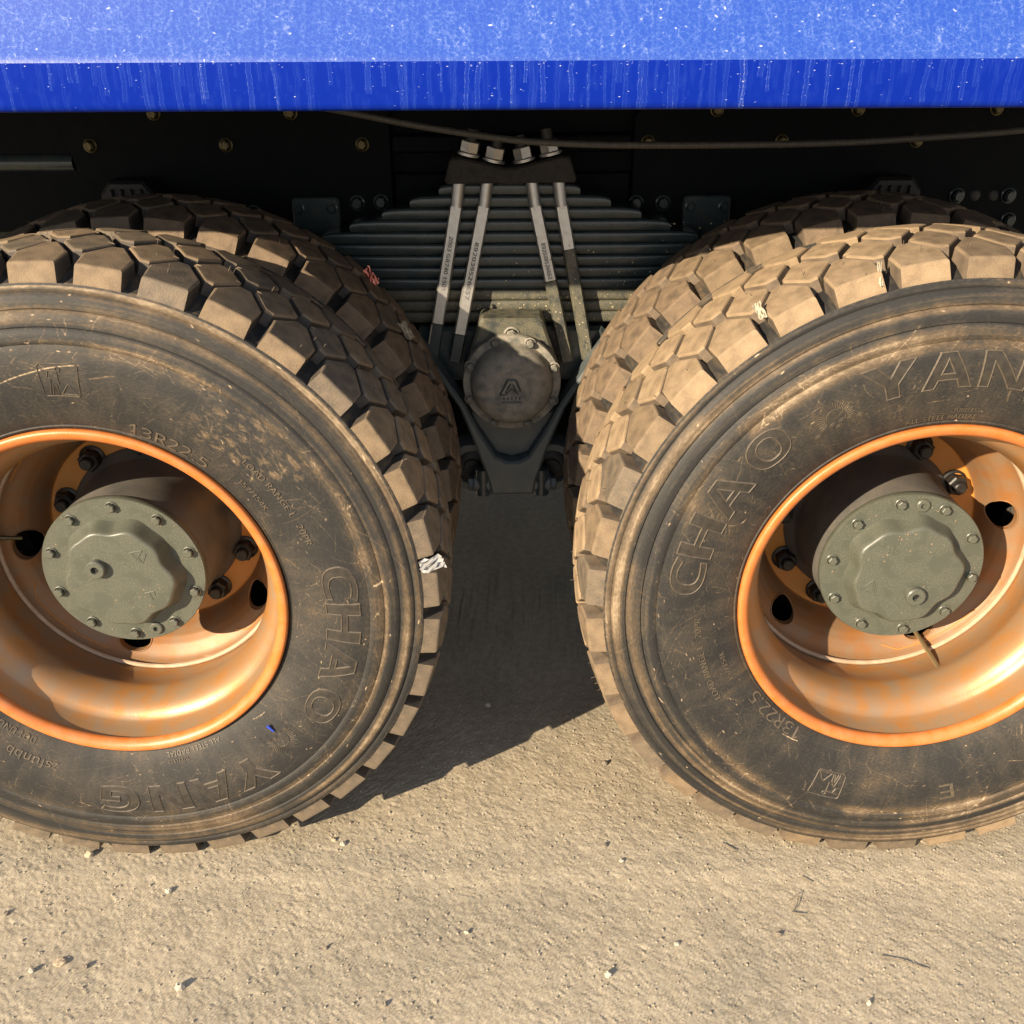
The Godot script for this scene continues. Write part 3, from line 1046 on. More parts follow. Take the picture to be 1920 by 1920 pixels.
func build_suspension() -> void:
	# the leaf pack
	var halves := [0.142, 0.203, 0.263, 0.327, 0.386, 0.45, 0.52, 0.58, 0.6, 0.6, 0.58, 0.55]
	var spring := Node3D.new()
	spring.name = "leaf_spring"
	spring.position = P(0, 0.40, -0.745)
	spring.set_meta("label", "dark green pack of flat spring leaves between the wheels")
	truck.add_child(spring)
	for k in halves.size():
		part("spring_leaf", leaf_mesh(halves[k], 0.0237, 0.09), M.paint if k < 9 else M.paint_specked, spring, "", Transform3D(Basis(), Vector3(rng.randf_range(-0.003, 0.003), 0.1375 - 0.0237 * k, rng.randf_range(-0.001, 0.001))))
	# flecks of dried mud thrown onto the right half of the pack and the right bars
	var fl := MultiMesh.new()
	fl.transform_format = MultiMesh.TRANSFORM_3D
	fl.mesh = stone_mesh(9, 4)
	fl.instance_count = 620
	for i in fl.instance_count:
		var r := 0.0005 + 0.0018 * pow(rng.randf(), 3.0)
		var k := 3 + rng.randi() % 9 if i % 3 else 9 + rng.randi() % 3
		var x := 0.46 * pow(rng.randf(), 0.7) if i % 4 else rng.randf_range(-0.1, 0.12)
		var at := Vector3(x, 0.1375 - 0.0237 * k + rng.randf_range(-0.0075, 0.0075), 0.0448)
		if i % 5 == 0:
			var t := rng.randf_range(0.25, 1.0)
			at = Vector3(0.038, 0.157, 0.0745).lerp(Vector3(0.119, -0.21, 0.0925), t) if i % 2 else Vector3(0.092, 0.157, 0.0745).lerp(Vector3(0.162, -0.204, 0.0925), t)
			at.x += rng.randf_range(-0.009, 0.009)
		fl.set_instance_transform(i, Transform3D(Basis(Vector3(0, 0, 1), rng.randf() * TAU).scaled(Vector3(r, r * 0.8, r * 0.5)), at))
	var flecks := MultiMeshInstance3D.new()
	flecks.name = "mud_flecks"
	flecks.multimesh = fl
	flecks.material_override = dusty(Color(0.3, 0.25, 0.15), Color(0.5, 0.43, 0.28), 0.5, 0.95, 0, 0.1, 48)
	flecks.set_meta("kind", "stuff")
	spring.add_child(flecks)
	# clamp block over the pack, with its four nuts
	var cl := MB.new()
	cl.prism(V2([-0.125, 0.554, 0.125, 0.556, 0.129, 0.562, 0.1165, 0.600, 0.112, 0.605, 0.098, 0.605, 0.012, 0.585, -0.012, 0.584, -0.1, 0.604, -0.114, 0.603, -0.119, 0.598, -0.13, 0.56]), -0.8, -0.655, 0.004, Transform3D(Basis(), P(0, 0, 0)))
	var clamp := part("spring_clamp", cl.mesh(), M.cast, truck, "rough cast block clamping the spring leaves from above")
	var cap := MB.new()
	cap.box(P(0, 0.5495, -0.745), Vector3(0.05, 0.006, 0.1))
	part("spacer", cap.mesh(), M.cast, clamp)
	var cm := MB.new()
	var g := glyph("I C KX C H", true, 0.03)
	var lo: Vector2 = g[2]
	var hi: Vector2 = g[3]
	for i in range(0, g[1].size(), 3):
		var q: Array[Vector3] = []
		for j in 3:
			var p: Vector3 = g[0][g[1][i + j]]
			q.append(P(-0.075 + 0.15 * (p.x - lo.x) / (hi.x - lo.x), 0.564 + 0.016 * (p.y - lo.y) / (hi.y - lo.y), -0.6545 + (0.0012 if p.z > 0 else -0.002)))
		cm.tri(q[0], q[2], q[1])
	part("cast_lettering", cm.mesh(), M.cast, clamp)
	for s in [[-0.083, 0.6035, 0.22], [-0.034, 0.592, 0.22], [0.027, 0.5925, -0.22], [0.079, 0.6045, -0.22]]:
		var nb := Basis(Vector3(0, 0, 1), -s[2]) * Basis(Vector3(1, 0, 0), -PI / 2)
		var nut := MB.new()
		nut.lathe(V2([0.0225, 0.0, 0.0225, 0.005, 0.017, 0.006]), 28, -1.0)
		nut.prism(ngon(6, 0.0192, 0.4), 0.005, 0.028, 0.002, Transform3D(), false)
		part("clamp_nut", nut.mesh(), M.steel, clamp, "", Transform3D(nb, P(s[0], s[1], -0.69)))
		var stud := MB.new()
		stud.lathe(V2([0.0115, 0.028, 0.0115, 0.05, 0.0, 0.05]), 16, -1.0)
		part("stud_end", stud.mesh(), M.black, clamp, "", Transform3D(nb, P(s[0], s[1], -0.69)))
	# four bars of the two U-bolts: bare steel above, painted below
	var bars := [[-0.1, 0.557, -0.168, 0.2, 0.275, "2003 GR740 1501", 0.452, 0.345], [-0.044, 0.557, -0.121, 0.19, 0.252, "892039526657", 0.44, 0.325], [0.038, 0.557, 0.119, 0.19, 0.362, "892039526652", 0.438, 0.366], [0.092, 0.557, 0.162, 0.196, 0.425, "", 0, 0]]
	for b in bars:
		var top := P(b[0], b[1], -0.682)
		var end := P(b[2], b[3], -0.664)
		var d := (end - top).normalized()
		var f := func(y: float) -> Vector3:
			return top + d * ((top.y - A - y) / -d.y)
		var paint_y: float = b[4]
		var mb := MB.new()
		mb.tube(PackedVector3Array([top + Vector3(0, 0.02, 0), f.call(0.515), f.call(0.502)]), 0.0122, 20)
		var sx := Vector3(0, 0, 1).cross(d).normalized()
		var basis := Basis(sx, d.cross(sx), d)
		var sq := V2([-0.0085, -0.0125, 0.0085, -0.0125, 0.0128, -0.0085, 0.0128, 0.006, 0.0098, 0.0115, -0.0098, 0.0115, -0.0128, 0.006, -0.0128, -0.0085])
		var l0: float = ((f.call(0.508) as Vector3) - top).length()
		var l1: float = ((f.call(paint_y) as Vector3) - top).length()
		var l2 := (end - top).length()
		var flip := PackedVector2Array()
		for p in sq:
			flip.append(Vector2(p.x, p.y if basis.y.z > 0 else -p.y))
		if basis.y.z < 0:
			flip.reverse()
		mb.prism(flip, l0, l1, 0.0, Transform3D(basis, top))
		var o := part("u_bolt_bar", mb.mesh(), M.steel, truck, "bare steel clamp bar, %s of the four" % ["leftmost", "second from left", "third from left", "rightmost"][bars.find(b)])
		var lower := MB.new()
		var fat := PackedVector2Array()
		for p in flip:
			fat.append(p * 1.03)
		lower.prism(fat, l1 - 0.001, l2, 0.003, Transform3D(basis, top))
		part("painted_end", lower.mesh(), M.paint_specked if b[0] > 0 else M.paint, o)
		if b[5]:
			stamp(o, b[5], (f.call(b[6]) as Vector3) + Vector3(0, 0, 0.0119), (f.call(b[7]) as Vector3) + Vector3(0, 0, 0.0119), 0.0085)
	# block under the pack, saddle plate and trunnion
	var seat := MB.new()
	seat.box(P(0, 0.2, -0.755), Vector3(0.4, 0.118, 0.14), 0.008)
	part("spring_seat", seat.mesh(), M.paint, truck)
	var sad := MB.new()
	sad.prism(V2([-0.1, 0.19, -0.07, 0.1, 0.07, 0.1, 0.1, 0.19, 0.064, 0.294, 0.058, 0.299, -0.058, 0.299, -0.064, 0.294]), -0.69, -0.605, 0.005, Transform3D(Basis(), P(0, 0, 0)))
	var saddle := part("saddle_plate", sad.mesh(), M.paint_specked, truck, "dusty trapezoid plate above the round end cap")
	part("saddle_bolt", bolt_mesh, M.paint_dusty, saddle, "", Transform3D(Basis().scaled(Vector3.ONE * 1.0), P(0, 0.267, -0.605)))
	var tr := MB.new()
	tr.lathe(V2([0.095, -0.66, 0.0965, -0.606, 0.1005, -0.603, 0.1015, -0.60, 0.1015, -0.586, 0.0995, -0.583, 0.0865, -0.583, 0.0845, -0.579, 0.083, -0.571, 0.0795, -0.56, 0.073, -0.550, 0.063, -0.543, 0.052, -0.5395, 0.0385, -0.5385, 0.0375, -0.5395, 0.035, -0.5395, 0.034, -0.5385, 0.0, -0.538]), 96, -1.0, Transform3D(Basis(), P(0, 0.17, 0)))
	var cap2 := part("trunnion_cap", tr.mesh(), M.paint_dusty, truck, "round dusty end cap with a domed middle, between the wheels")
	for k in 8:
		var th := deg_to_rad(24.0 + 45.0 * k)
		part("cap_bolt", bolt_mesh, M.paint_dusty, cap2, "", Transform3D(Basis().scaled(Vector3.ONE * 0.72), P(sin(th) * 0.0925, 0.17 + cos(th) * 0.0925, -0.583)))
	var em := MB.new()
	for s in [[-0.024, -0.008, -0.008, 0.024, 0.0024], [-0.008, 0.024, 0.008, 0.024, 0.0024], [0.008, 0.024, 0.018, 0.0, 0.0024], [-0.013, -0.004, -0.002, 0.016, 0.0018], [0.002, 0.014, 0.01, -0.002, 0.0018], [-0.024, -0.008, -0.012, -0.008, 0.0018], [-0.012, -0.008, 0.0, 0.006, 0.0016], [0.0, 0.006, 0.013, -0.006, 0.0016], [-0.02, -0.024, 0.02, -0.024, 0.0018]]:
		em.tube(PackedVector3Array([P(s[0], 0.168 + s[1], -0.5383), P(s[2], 0.168 + s[3], -0.5383)]), s[4], 6)
	for k in 5:
		em.tube(PackedVector3Array([P(-0.016 + 0.008 * k, 0.168 - 0.012, -0.5383), P(-0.016 + 0.008 * k, 0.168 - 0.019, -0.5383)]), 0.0013, 6)
	part("cast_emblem", em.mesh(), M.paint, cap2)
	# the yoke below, its web and its pins
	var yo := MB.new()
	yo.prism(V2([-0.21, 0.26, -0.16, 0.19, -0.11, 0.112, -0.076, 0.02, -0.052, -0.055, -0.046, -0.088, 0.046, -0.088, 0.052, -0.055, 0.076, 0.02, 0.113, 0.112, 0.163, 0.19, 0.213, 0.26, 0.198, 0.262, 0.148, 0.19, 0.1, 0.118, 0.068, 0.055, 0.034, 0.0, 0.014, -0.011, -0.012, -0.011, -0.034, 0.0, -0.068, 0.055, -0.098, 0.118, -0.146, 0.19, -0.195, 0.262]), -0.66, -0.592, 0.005, Transform3D(Basis(), P(0, 0, 0)))
	var yoke := part("rod_bracket", yo.mesh(), M.paint_pale, truck, "dark forked bracket under the round cap")
	var web := MB.new()
	web.prism(V2([-0.1, 0.1, -0.068, 0.055, -0.034, 0.0, 0.0, -0.011, 0.034, 0.0, 0.068, 0.055, 0.1, 0.1, 0.05, 0.075, 0.0, 0.066, -0.05, 0.075]), -0.65, -0.625, 0.002, Transform3D(Basis(), P(0, 0, 0)))
	part("web", web.mesh(), M.paint_pale, yoke)
	for sx in [-1, 1]:
		var pin := MB.new()
		pin.tube(PackedVector3Array([P(sx * 0.03, -0.07, -0.618), P(sx * 0.083, -0.07, -0.618)]), 0.0205, 24)
		part("pin", pin.mesh(), M.paint_pale, yoke)
		var sh := MB.new()
		sh.tube(PackedVector3Array([P(sx * 0.064, -0.094, -0.612), P(sx * 0.064, -0.034, -0.612)]), 0.0165, 20)
		part("pin_bolt", sh.mesh(), M.paint, yoke)
		var hexm := MB.new()
		hexm.prism(ngon(6, 0.016), 0.0, 0.014, 0.002, Transform3D(Basis(Vector3(0, 1, 0), PI / 2 * sx), P(sx * 0.083, -0.073, -0.62)))
		part("pin_nut", hexm.mesh(), M.paint_pale, yoke)
		var eye := MB.new()
		var ex := Transform3D(Basis(), P(sx * 0.088, -0.048, 0))
		eye.lathe(V2([0.056, -0.72, 0.056, -0.655, 0.053, -0.651, 0.04, -0.651, 0.037, -0.656]), 48, -1.0, ex)
		var rod := part("torque_rod", eye.mesh(), M.paint_pale, truck, "%s rod eye beside the forked bracket" % ("left" if sx < 0 else "right"))
		var bush := MB.new()
		bush.lathe(V2([0.037, -0.656, 0.03, -0.652, 0.02, -0.652, 0.018, -0.648, 0.0, -0.648]), 32, -1.0, ex)
		part("bushing", bush.mesh(), M.black, rod)
		var bar := MB.new()
		bar.tube(PackedVector3Array([P(sx * 0.12, -0.055, -0.69), P(sx * 0.6, -0.1, -0.74)]), 0.026, 16)
		part("rod_tube", bar.mesh(), M.paint, rod)
	var hang := MB.new()
	hang.prism(V2([-0.42, 0.44, -0.3, 0.0, -0.16, -0.085, 0.16, -0.085, 0.3, 0.0, 0.42, 0.44]), -0.98, -0.9, 0.006, Transform3D(Basis(), P(0, 0, 0)))
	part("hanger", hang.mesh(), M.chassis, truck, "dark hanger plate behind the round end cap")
	# axles and the trunnion beam
	for x in [-S, S]:
		var ax := MB.new()
		ax.tube(PackedVector3Array([P(x, 0, -0.3), P(x, 0, -0.7), P(x, 0, -1.0)]), 0.07, 24)
		ax.tube(PackedVector3Array([P(x, 0, -1.5), P(x, 0, -2.2)]), 0.07, 24)
		ax.lathe(V2([0.07, -0.98, 0.15, -1.04, 0.2, -1.15, 0.205, -1.25, 0.2, -1.35, 0.15, -1.46, 0.07, -1.52]), 40, 1.0, Transform3D(Basis(), P(x, 0, 0)))
		part("axle", ax.mesh(), M.chassis, truck, "dark axle housing behind the %s wheels" % ("left" if x < 0 else "right"))
	var beam := MB.new()
	beam.tube(PackedVector3Array([P(0, 0.17, -0.66), P(0, 0.17, -1.9)]), 0.075, 28)
	part("trunnion_beam", beam.mesh(), M.chassis, truck)


func build_chassis() -> void:
	# side rails, the plates bolted on them and what fills the gap between the plates
	var rail := MB.new()
	rail.box(P(0, 0.56, -0.9), Vector3(6.4, 0.26, 0.09), 0.006)
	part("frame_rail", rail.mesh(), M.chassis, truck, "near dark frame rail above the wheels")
	var far := MB.new()
	far.box(P(0, 0.56, -1.6), Vector3(6.4, 0.26, 0.09), 0.006)
	part("frame_rail", far.mesh(), M.chassis, truck, "far dark frame rail")
	for x in [-1.2, 0.0, 1.25]:
		var cr := MB.new()
		cr.box(P(x, 0.52, -1.25), Vector3(0.16, 0.24, 0.6), 0.006)
		part("cross_member", cr.mesh(), M.chassis, truck)
	var pl := MB.new()
	pl.prism(V2([-0.86, 0.4, -0.25, 0.4, -0.25, 0.755, -0.89, 0.755, -0.94, 0.69, -0.915, 0.57]), -0.852, -0.822, 0.003, Transform3D(Basis(), P(0, 0, 0)))
	var left := part("frame_plate", pl.mesh(), M.chassis, truck, "left dark frame plate with three brass-coloured bolts in a row")
	var pr := MB.new()
	pr.prism(V2([0.256, 0.4, 1.6, 0.4, 1.6, 0.755, 0.33, 0.755, 0.256, 0.665]), -0.852, -0.822, 0.003, Transform3D(Basis(), P(0, 0, 0)))
	var right := part("frame_plate", pr.mesh(), M.chassis, truck, "right dark frame plate with a clipped corner, behind the cable")
	var mid := MB.new()
	mid.box(P(0.003, 0.43, -0.842), Vector3(0.5, 0.245, 0.02), 0.003)
	mid.box(P(0.003, 0.612, -0.842), Vector3(0.5, 0.035, 0.05), 0.004)
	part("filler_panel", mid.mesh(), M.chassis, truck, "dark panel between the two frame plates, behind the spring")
	var ledge := MB.new()
	ledge.box(P(-0.3, 0.442, -0.815), Vector3(0.12, 0.006, 0.02), 0.001)
	part("ledge", ledge.mesh(), M.paint, truck)
	var ledge2 := MB.new()
	ledge2.box(P(0.35, 0.442, -0.815), Vector3(0.2, 0.006, 0.02), 0.001)
	part("ledge", ledge2.mesh(), M.paint, truck)
	# left end: a dull bar and a mud flap further back
	var bar := MB.new()
	bar.tube(PackedVector3Array([P(-2.2, 0.575, -0.86), P(-0.93, 0.575, -0.86)]), 0.018, 14)
	part("side_pipe", bar.mesh(), M.paint, truck, "dull pipe at the left end, above the tyre")
	var flap := MB.new()
	flap.box(P(-1.35, 0.36, -0.93), Vector3(0.9, 0.4, 0.02), 0.004)
	part("mud_flap", flap.mesh(), dusty(Color(0.03, 0.03, 0.027), Color(0.06, 0.055, 0.045), 0.3, 0.7, 0.0, 0.5, 49), truck, "grey-brown flat panel at the left end behind the tyres")
	var bolt := MB.new()
	bolt.lathe(V2([0.0165, 0.0, 0.0165, 0.0025, 0.013, 0.004]), 24, -1.0)
	bolt.prism(ngon(6, 0.0118, 0.3), 0.003, 0.0125, 0.0015, Transform3D(), false)
	bolt.lathe(V2([0.0085, 0.0125, 0.0085, 0.018, 0.0, 0.018]), 14, -1.0)
	bolt_mesh = bolt.mesh()
	for x in [-0.876, -0.593, -0.309]:
		part("brass_bolt", bolt_mesh, M.zinc, left, "", Transform3D(Basis(Vector3(0, 0, 1), rng.randf() * 3).scaled(Vector3.ONE * 0.86), P(x, 0.612, -0.822)))
	for x in [-0.734, -0.452]:
		part("brass_bolt", bolt_mesh, M.zinc, left, "", Transform3D(Basis(Vector3(0, 0, 1), rng.randf() * 3).scaled(Vector3.ONE * 0.86), P(x, 0.674, -0.822)))
	for x in [0.286, 0.565, 0.845]:
		part("brass_bolt", bolt_mesh, M.zinc, right, "", Transform3D(Basis(Vector3(0, 0, 1), rng.randf() * 3).scaled(Vector3.ONE * 0.86), P(x, 0.614, -0.822)))
	for x in [0.425, 0.715, 1.0]:
		part("brass_bolt", bolt_mesh, M.zinc, right, "", Transform3D(Basis(Vector3(0, 0, 1), rng.randf() * 3).scaled(Vector3.ONE * 0.86), P(x, 0.676, -0.822)))
	for s in [[-0.328, 0.494, 0], [-0.277, 0.496, 0], [0.267, 0.492, 1], [0.325, 0.491, 1], [0.555, 0.452, 1], [0.95, 0.503, 1], [1.06, 0.503, 1], [1.07, 0.452, 1], [-0.55, 0.475, 0]]:
		part("plate_bolt", bolt_mesh, M.paint, left if s[2] == 0 else right, "", Transform3D(Basis(Vector3(0, 0, 1), rng.randf() * 3), P(s[0], s[1], -0.822)))
	for x in [0.99, 1.03]:
		var hole := MB.new()
		hole.lathe(V2([0.0, -0.8205, 0.0095, -0.8205, 0.0115, -0.822]), 18, 1.0, Transform3D(Basis(), P(x, 0.503, 0)))
		part("bolt_hole", hole.mesh(), M.black, right)
	for s in [[-0.412, "left"], [0.414, "right"]]:
		var br := MB.new()
		var h := 0.05
		br.prism(V2([s[0] - h, 0.415, s[0] + h, 0.415, s[0] + h, 0.505, s[0] + h - 0.006, 0.51, s[0] - h + 0.006, 0.51, s[0] - h, 0.505]), -0.82, -0.79, 0.003, Transform3D(Basis(), P(0, 0, 0)))
		var o := part("bracket", br.mesh(), M.paint, truck, "%s small dark bracket with two bolts, above the tyre" % s[1])
		for dx in [-0.035, 0.035]:
			part("bracket_bolt", bolt_mesh, M.paint, o, "", Transform3D(Basis().scaled(Vector3.ONE * 0.7), P(s[0] + dx, 0.488, -0.79)))
	# ribbed rubber stops over the two axles
	for x in [-0.79, 0.79]:
		var st := MB.new()
		st.prism(V2([x - 0.06, 0.45, x + 0.06, 0.45, x + 0.055, 0.525, x + 0.035, 0.55, x - 0.035, 0.55, x - 0.055, 0.525]), -0.815, -0.75, 0.006, Transform3D(Basis(), P(0, 0, 0)))
		var o := part("axle_stop", st.mesh(), M.black, truck, "ribbed black stop peeping over the %s inner tyre" % ("left" if x < 0 else "right"))
		for k in 4:
			var rb := MB.new()
			rb.box(P(x - 0.03 + 0.02 * k, 0.5, -0.747), Vector3(0.006, 0.07, 0.01), 0.002)
			part("rib", rb.mesh(), M.black, o)
	# the loose cable
	var cb := MB.new()
	var pts := PackedVector3Array()
	var key := [Vector3(-0.32, 0.712, -0.42), Vector3(-0.237, 0.6985, -0.4), Vector3(-0.141, 0.681, -0.4), Vector3(0.002, 0.6605, -0.4), Vector3(0.11, 0.6535, -0.4), Vector3(0.218, 0.651, -0.4), Vector3(0.36, 0.6505, -0.4), Vector3(0.488, 0.6515, -0.4), Vector3(0.58, 0.654, -0.4), Vector3(0.667, 0.6585, -0.4), Vector3(0.862, 0.672, -0.4), Vector3(1.1, 0.7, -0.42), Vector3(1.4, 0.73, -0.5)]
	for i in key.size() - 1:
		var a: Vector3 = key[i]
		var b: Vector3 = key[i + 1]
		for k in 5:
			pts.append((a.cubic_interpolate(b, key[maxi(i - 1, 0)], key[mini(i + 2, key.size() - 1)], k / 5.0)) + Vector3(0, A, 0))
	cb.tube(pts, 0.0058, 12)
	part("hanging_cable", cb.mesh(), M.cable, truck, "loose grey cable sagging below the blue body")


func body_textures() -> void:
	# dust crusted on the sloped panel: a net of pale veins over a thin film
	var w := 2048
	var h := 352
	rng.seed = 5
	var c1 := noise(FastNoiseLite.TYPE_CELLULAR, 0.07, 3, 1)
	c1.cellular_return_type = FastNoiseLite.RETURN_DISTANCE2_SUB
	c1.domain_warp_enabled = true
	c1.domain_warp_amplitude = 26.0
	c1.domain_warp_frequency = 0.03
	c1.domain_warp_fractal_octaves = 4
	var veins := field(w, h, c1)
	var c2 := noise(FastNoiseLite.TYPE_CELLULAR, 0.12, 8, 1)
	c2.cellular_return_type = FastNoiseLite.RETURN_DISTANCE2_SUB
	c2.domain_warp_enabled = true
	c2.domain_warp_amplitude = 18.0
	var small := field(w, h, c2)
	var cloud := field(w, h, noise(FastNoiseLite.TYPE_SIMPLEX, 0.012, 9, 5))
	var drips := field(w, h, noise(FastNoiseLite.TYPE_SIMPLEX, 0.07, 10, 3), 1, 10)
	var m := PackedByteArray()
	m.resize(w * h)
	for i in w * h:
		var v1 := clampf(1.0 - veins[i] / 62.0, 0.0, 1.0)
		var v2 := clampf(1.0 - small[i] / 70.0, 0.0, 1.0)
		var patch := clampf((cloud[i] - 40.0) / 110.0, 0.84, 1.0)
		var q := 74.0 + (cloud[i] - 128.0) * 0.07 + (drips[i] - 128.0) * 0.17 + (v1 * v1 * 60.0 + v2 * v2 * 58.0) * patch
		m[i] = clampi(int(q), 0, 255)
	for i in 700:
		var a := Vector2(rng.randf() * w, rng.randf() * h)
		stroke(m, w, h, a, a + Vector2(rng.randf_range(-5, 5), rng.randf_range(-3, 3)), rng.randf_range(0.5, 1.7), rng.randf_range(20, 90), 0.2)
	var blue := Color(0.006, 0.03, 0.3)
	var pm := mat(Color(1, 1, 1), 0.42)
	pm.albedo_texture = ramp_tex(m, w, h, [[0, blue], [90, Color(0.016, 0.058, 0.305)], [150, Color(0.055, 0.108, 0.36)], [255, Color(0.4, 0.42, 0.49)]])
	pm.heightmap_enabled = true
	pm.heightmap_scale = 0.04
	pm.heightmap_texture = grey_tex(m, w, h)
	M.body_dusty = pm
	# the clean rail below with the runs that dripped over it
	var rh := 160
	var r := PackedByteArray()
	r.resize(w * rh)
	var cl := field(w, rh, noise(FastNoiseLite.TYPE_SIMPLEX, 0.05, 12, 3), 1, 8)
	for i in w * rh:
		r[i] = clampi(int(6.0 + maxf(0.0, cl[i] - 135.0) * 0.1), 0, 255)
	var x := 0.0
	while x < w:
		x += rng.randf_range(4, 34)
		var l := rh * (rng.randf_range(0.25, 1.0) if rng.randf() < 0.5 else 1.0)
		var wide := rng.randf_range(1.0, 4.5)
		var add := rng.randf_range(22, 84)
		var px := x
		var soft := add
		for y in int(l):
			if y % 5 == 0:
				px += rng.randf_range(-0.7, 0.7)
				soft = add * rng.randf_range(0.35, 1.0)
			for e in [[-wide, soft], [wide, soft * 0.85]]:
				var k := y * w + posmod(int(px + e[0]), w)
				r[k] = clampi(r[k] + int(e[1]), 0, 255)
			for e in range(-int(wide), int(wide) + 1):
				var k := y * w + posmod(int(px) + e, w)
				r[k] = clampi(r[k] + int(add * 0.18), 0, 255)
	for i in 260:
		var a := Vector2(rng.randf() * w, rng.randf() * rh * (1.0 if i % 2 else 0.1))
		stroke(r, w, rh, a, a + Vector2(rng.randf_range(-2, 2), rng.randf_range(0, 1)), rng.randf_range(0.4, 1.3), rng.randf_range(40, 190), 0.0)
	var rm := mat(Color(1, 1, 1), 0.3)
	rm.albedo_texture = ramp_tex(r, w, rh, [[0, Color(0.0004, 0.0125, 0.22)], [70, Color(0.025, 0.06, 0.3)], [255, Color(0.55, 0.55, 0.55)]])
	rm.metallic_specular = 0.16
	M.body_clean = rm


func strip(pr: Array, x0: float, x1: float, m: Material, called: String, parent: Node, label: String, v_scale: float) -> MeshInstance3D:
	# (z, y) outline drawn along x
	var mb := MB.new()
	var along := 0.0
	var cols := 24
	for j in pr.size() - 1:
		var a := Vector2(pr[j][0], pr[j][1])
		var b := Vector2(pr[j + 1][0], pr[j + 1][1])
		var seg := (b - a).normalized()
		var n0 := Vector2(-seg.y, seg.x)
		var na := n0
		var nb := n0
		if j > 0:
			var s0 := (a - Vector2(pr[j - 1][0], pr[j - 1][1])).normalized()
			if s0.dot(seg) > 0.8:
				na = (n0 + Vector2(-s0.y, s0.x)).normalized()
		if j < pr.size() - 2:
			var s1 := (Vector2(pr[j + 2][0], pr[j + 2][1]) - b).normalized()
			if s1.dot(seg) > 0.8:
				nb = (n0 + Vector2(-s1.y, s1.x)).normalized()
		var l := a.distance_to(b)
		var k := mb.v.size()
		for i in cols + 1:
			var x := lerpf(x0, x1, float(i) / cols)
			mb.vert(P(x, a.y, a.x), Vector3(0, na.y, na.x), Vector2(x / 1.5, along / v_scale))
			mb.vert(P(x, b.y, b.x), Vector3(0, nb.y, nb.x), Vector2(x / 1.5, (along + l) / v_scale))
		for i in cols:
			var q := k + 2 * i
			mb.face(q, q + 1, q + 2); mb.face(q + 1, q + 3, q + 2)
		along += l
	return part(called, mb.mesh(), m, parent, label)


func build_body() -> void:
	body_textures()
	var zb := 0.05
	# from the top down: upright side, sloped panel, rounded crease
	strip([[-0.085, 1.9], [-0.085, 1.02], [zb - 0.0035, 0.8025], [zb - 0.0012, 0.7985], [zb, 0.7945]], -3.2, 3.2, M.body_dusty, "body_side", truck, "dusty sloped blue side of the dump body", 0.257)
	strip([[zb, 0.7945], [zb, 0.7472], [zb - 0.0012, 0.7425], [zb - 0.0045, 0.7392], [zb - 0.009, 0.738], [-0.02, 0.738]], -3.2, 3.2, M.body_clean, "body_rail", truck, "deep blue lower rail of the dump body with dried drips", 0.06)
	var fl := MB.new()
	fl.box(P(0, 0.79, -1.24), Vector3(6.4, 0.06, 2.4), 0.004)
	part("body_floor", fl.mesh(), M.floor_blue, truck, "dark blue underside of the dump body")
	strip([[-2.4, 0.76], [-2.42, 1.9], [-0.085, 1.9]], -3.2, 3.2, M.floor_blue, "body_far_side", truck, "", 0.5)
	for x in [-3.2, 3.2]:
		var en := MB.new()
		en.box(P(x, 1.33, -1.25), Vector3(0.02, 1.14, 2.3), 0.003)
		part("body_end", en.mesh(), M.floor_blue, truck)


# ---------------------------------------------------------------- ground
func spaced(lo: float, hi: float, step: float, out: float) -> PackedFloat32Array:
	var a := PackedFloat32Array()
	var left := PackedFloat32Array()
	var x := lo
	var s := step
	while x > -out:
		s *= 1.22
		x -= s
		left.append(x)
	left.reverse()
	a.append_array(left)
	x = lo
	while x < hi:
		a.append(x)
		x += step
	s = step
	while x < out:
		a.append(x)
		s *= 1.22
		x += s
	a.append(x)
	return a


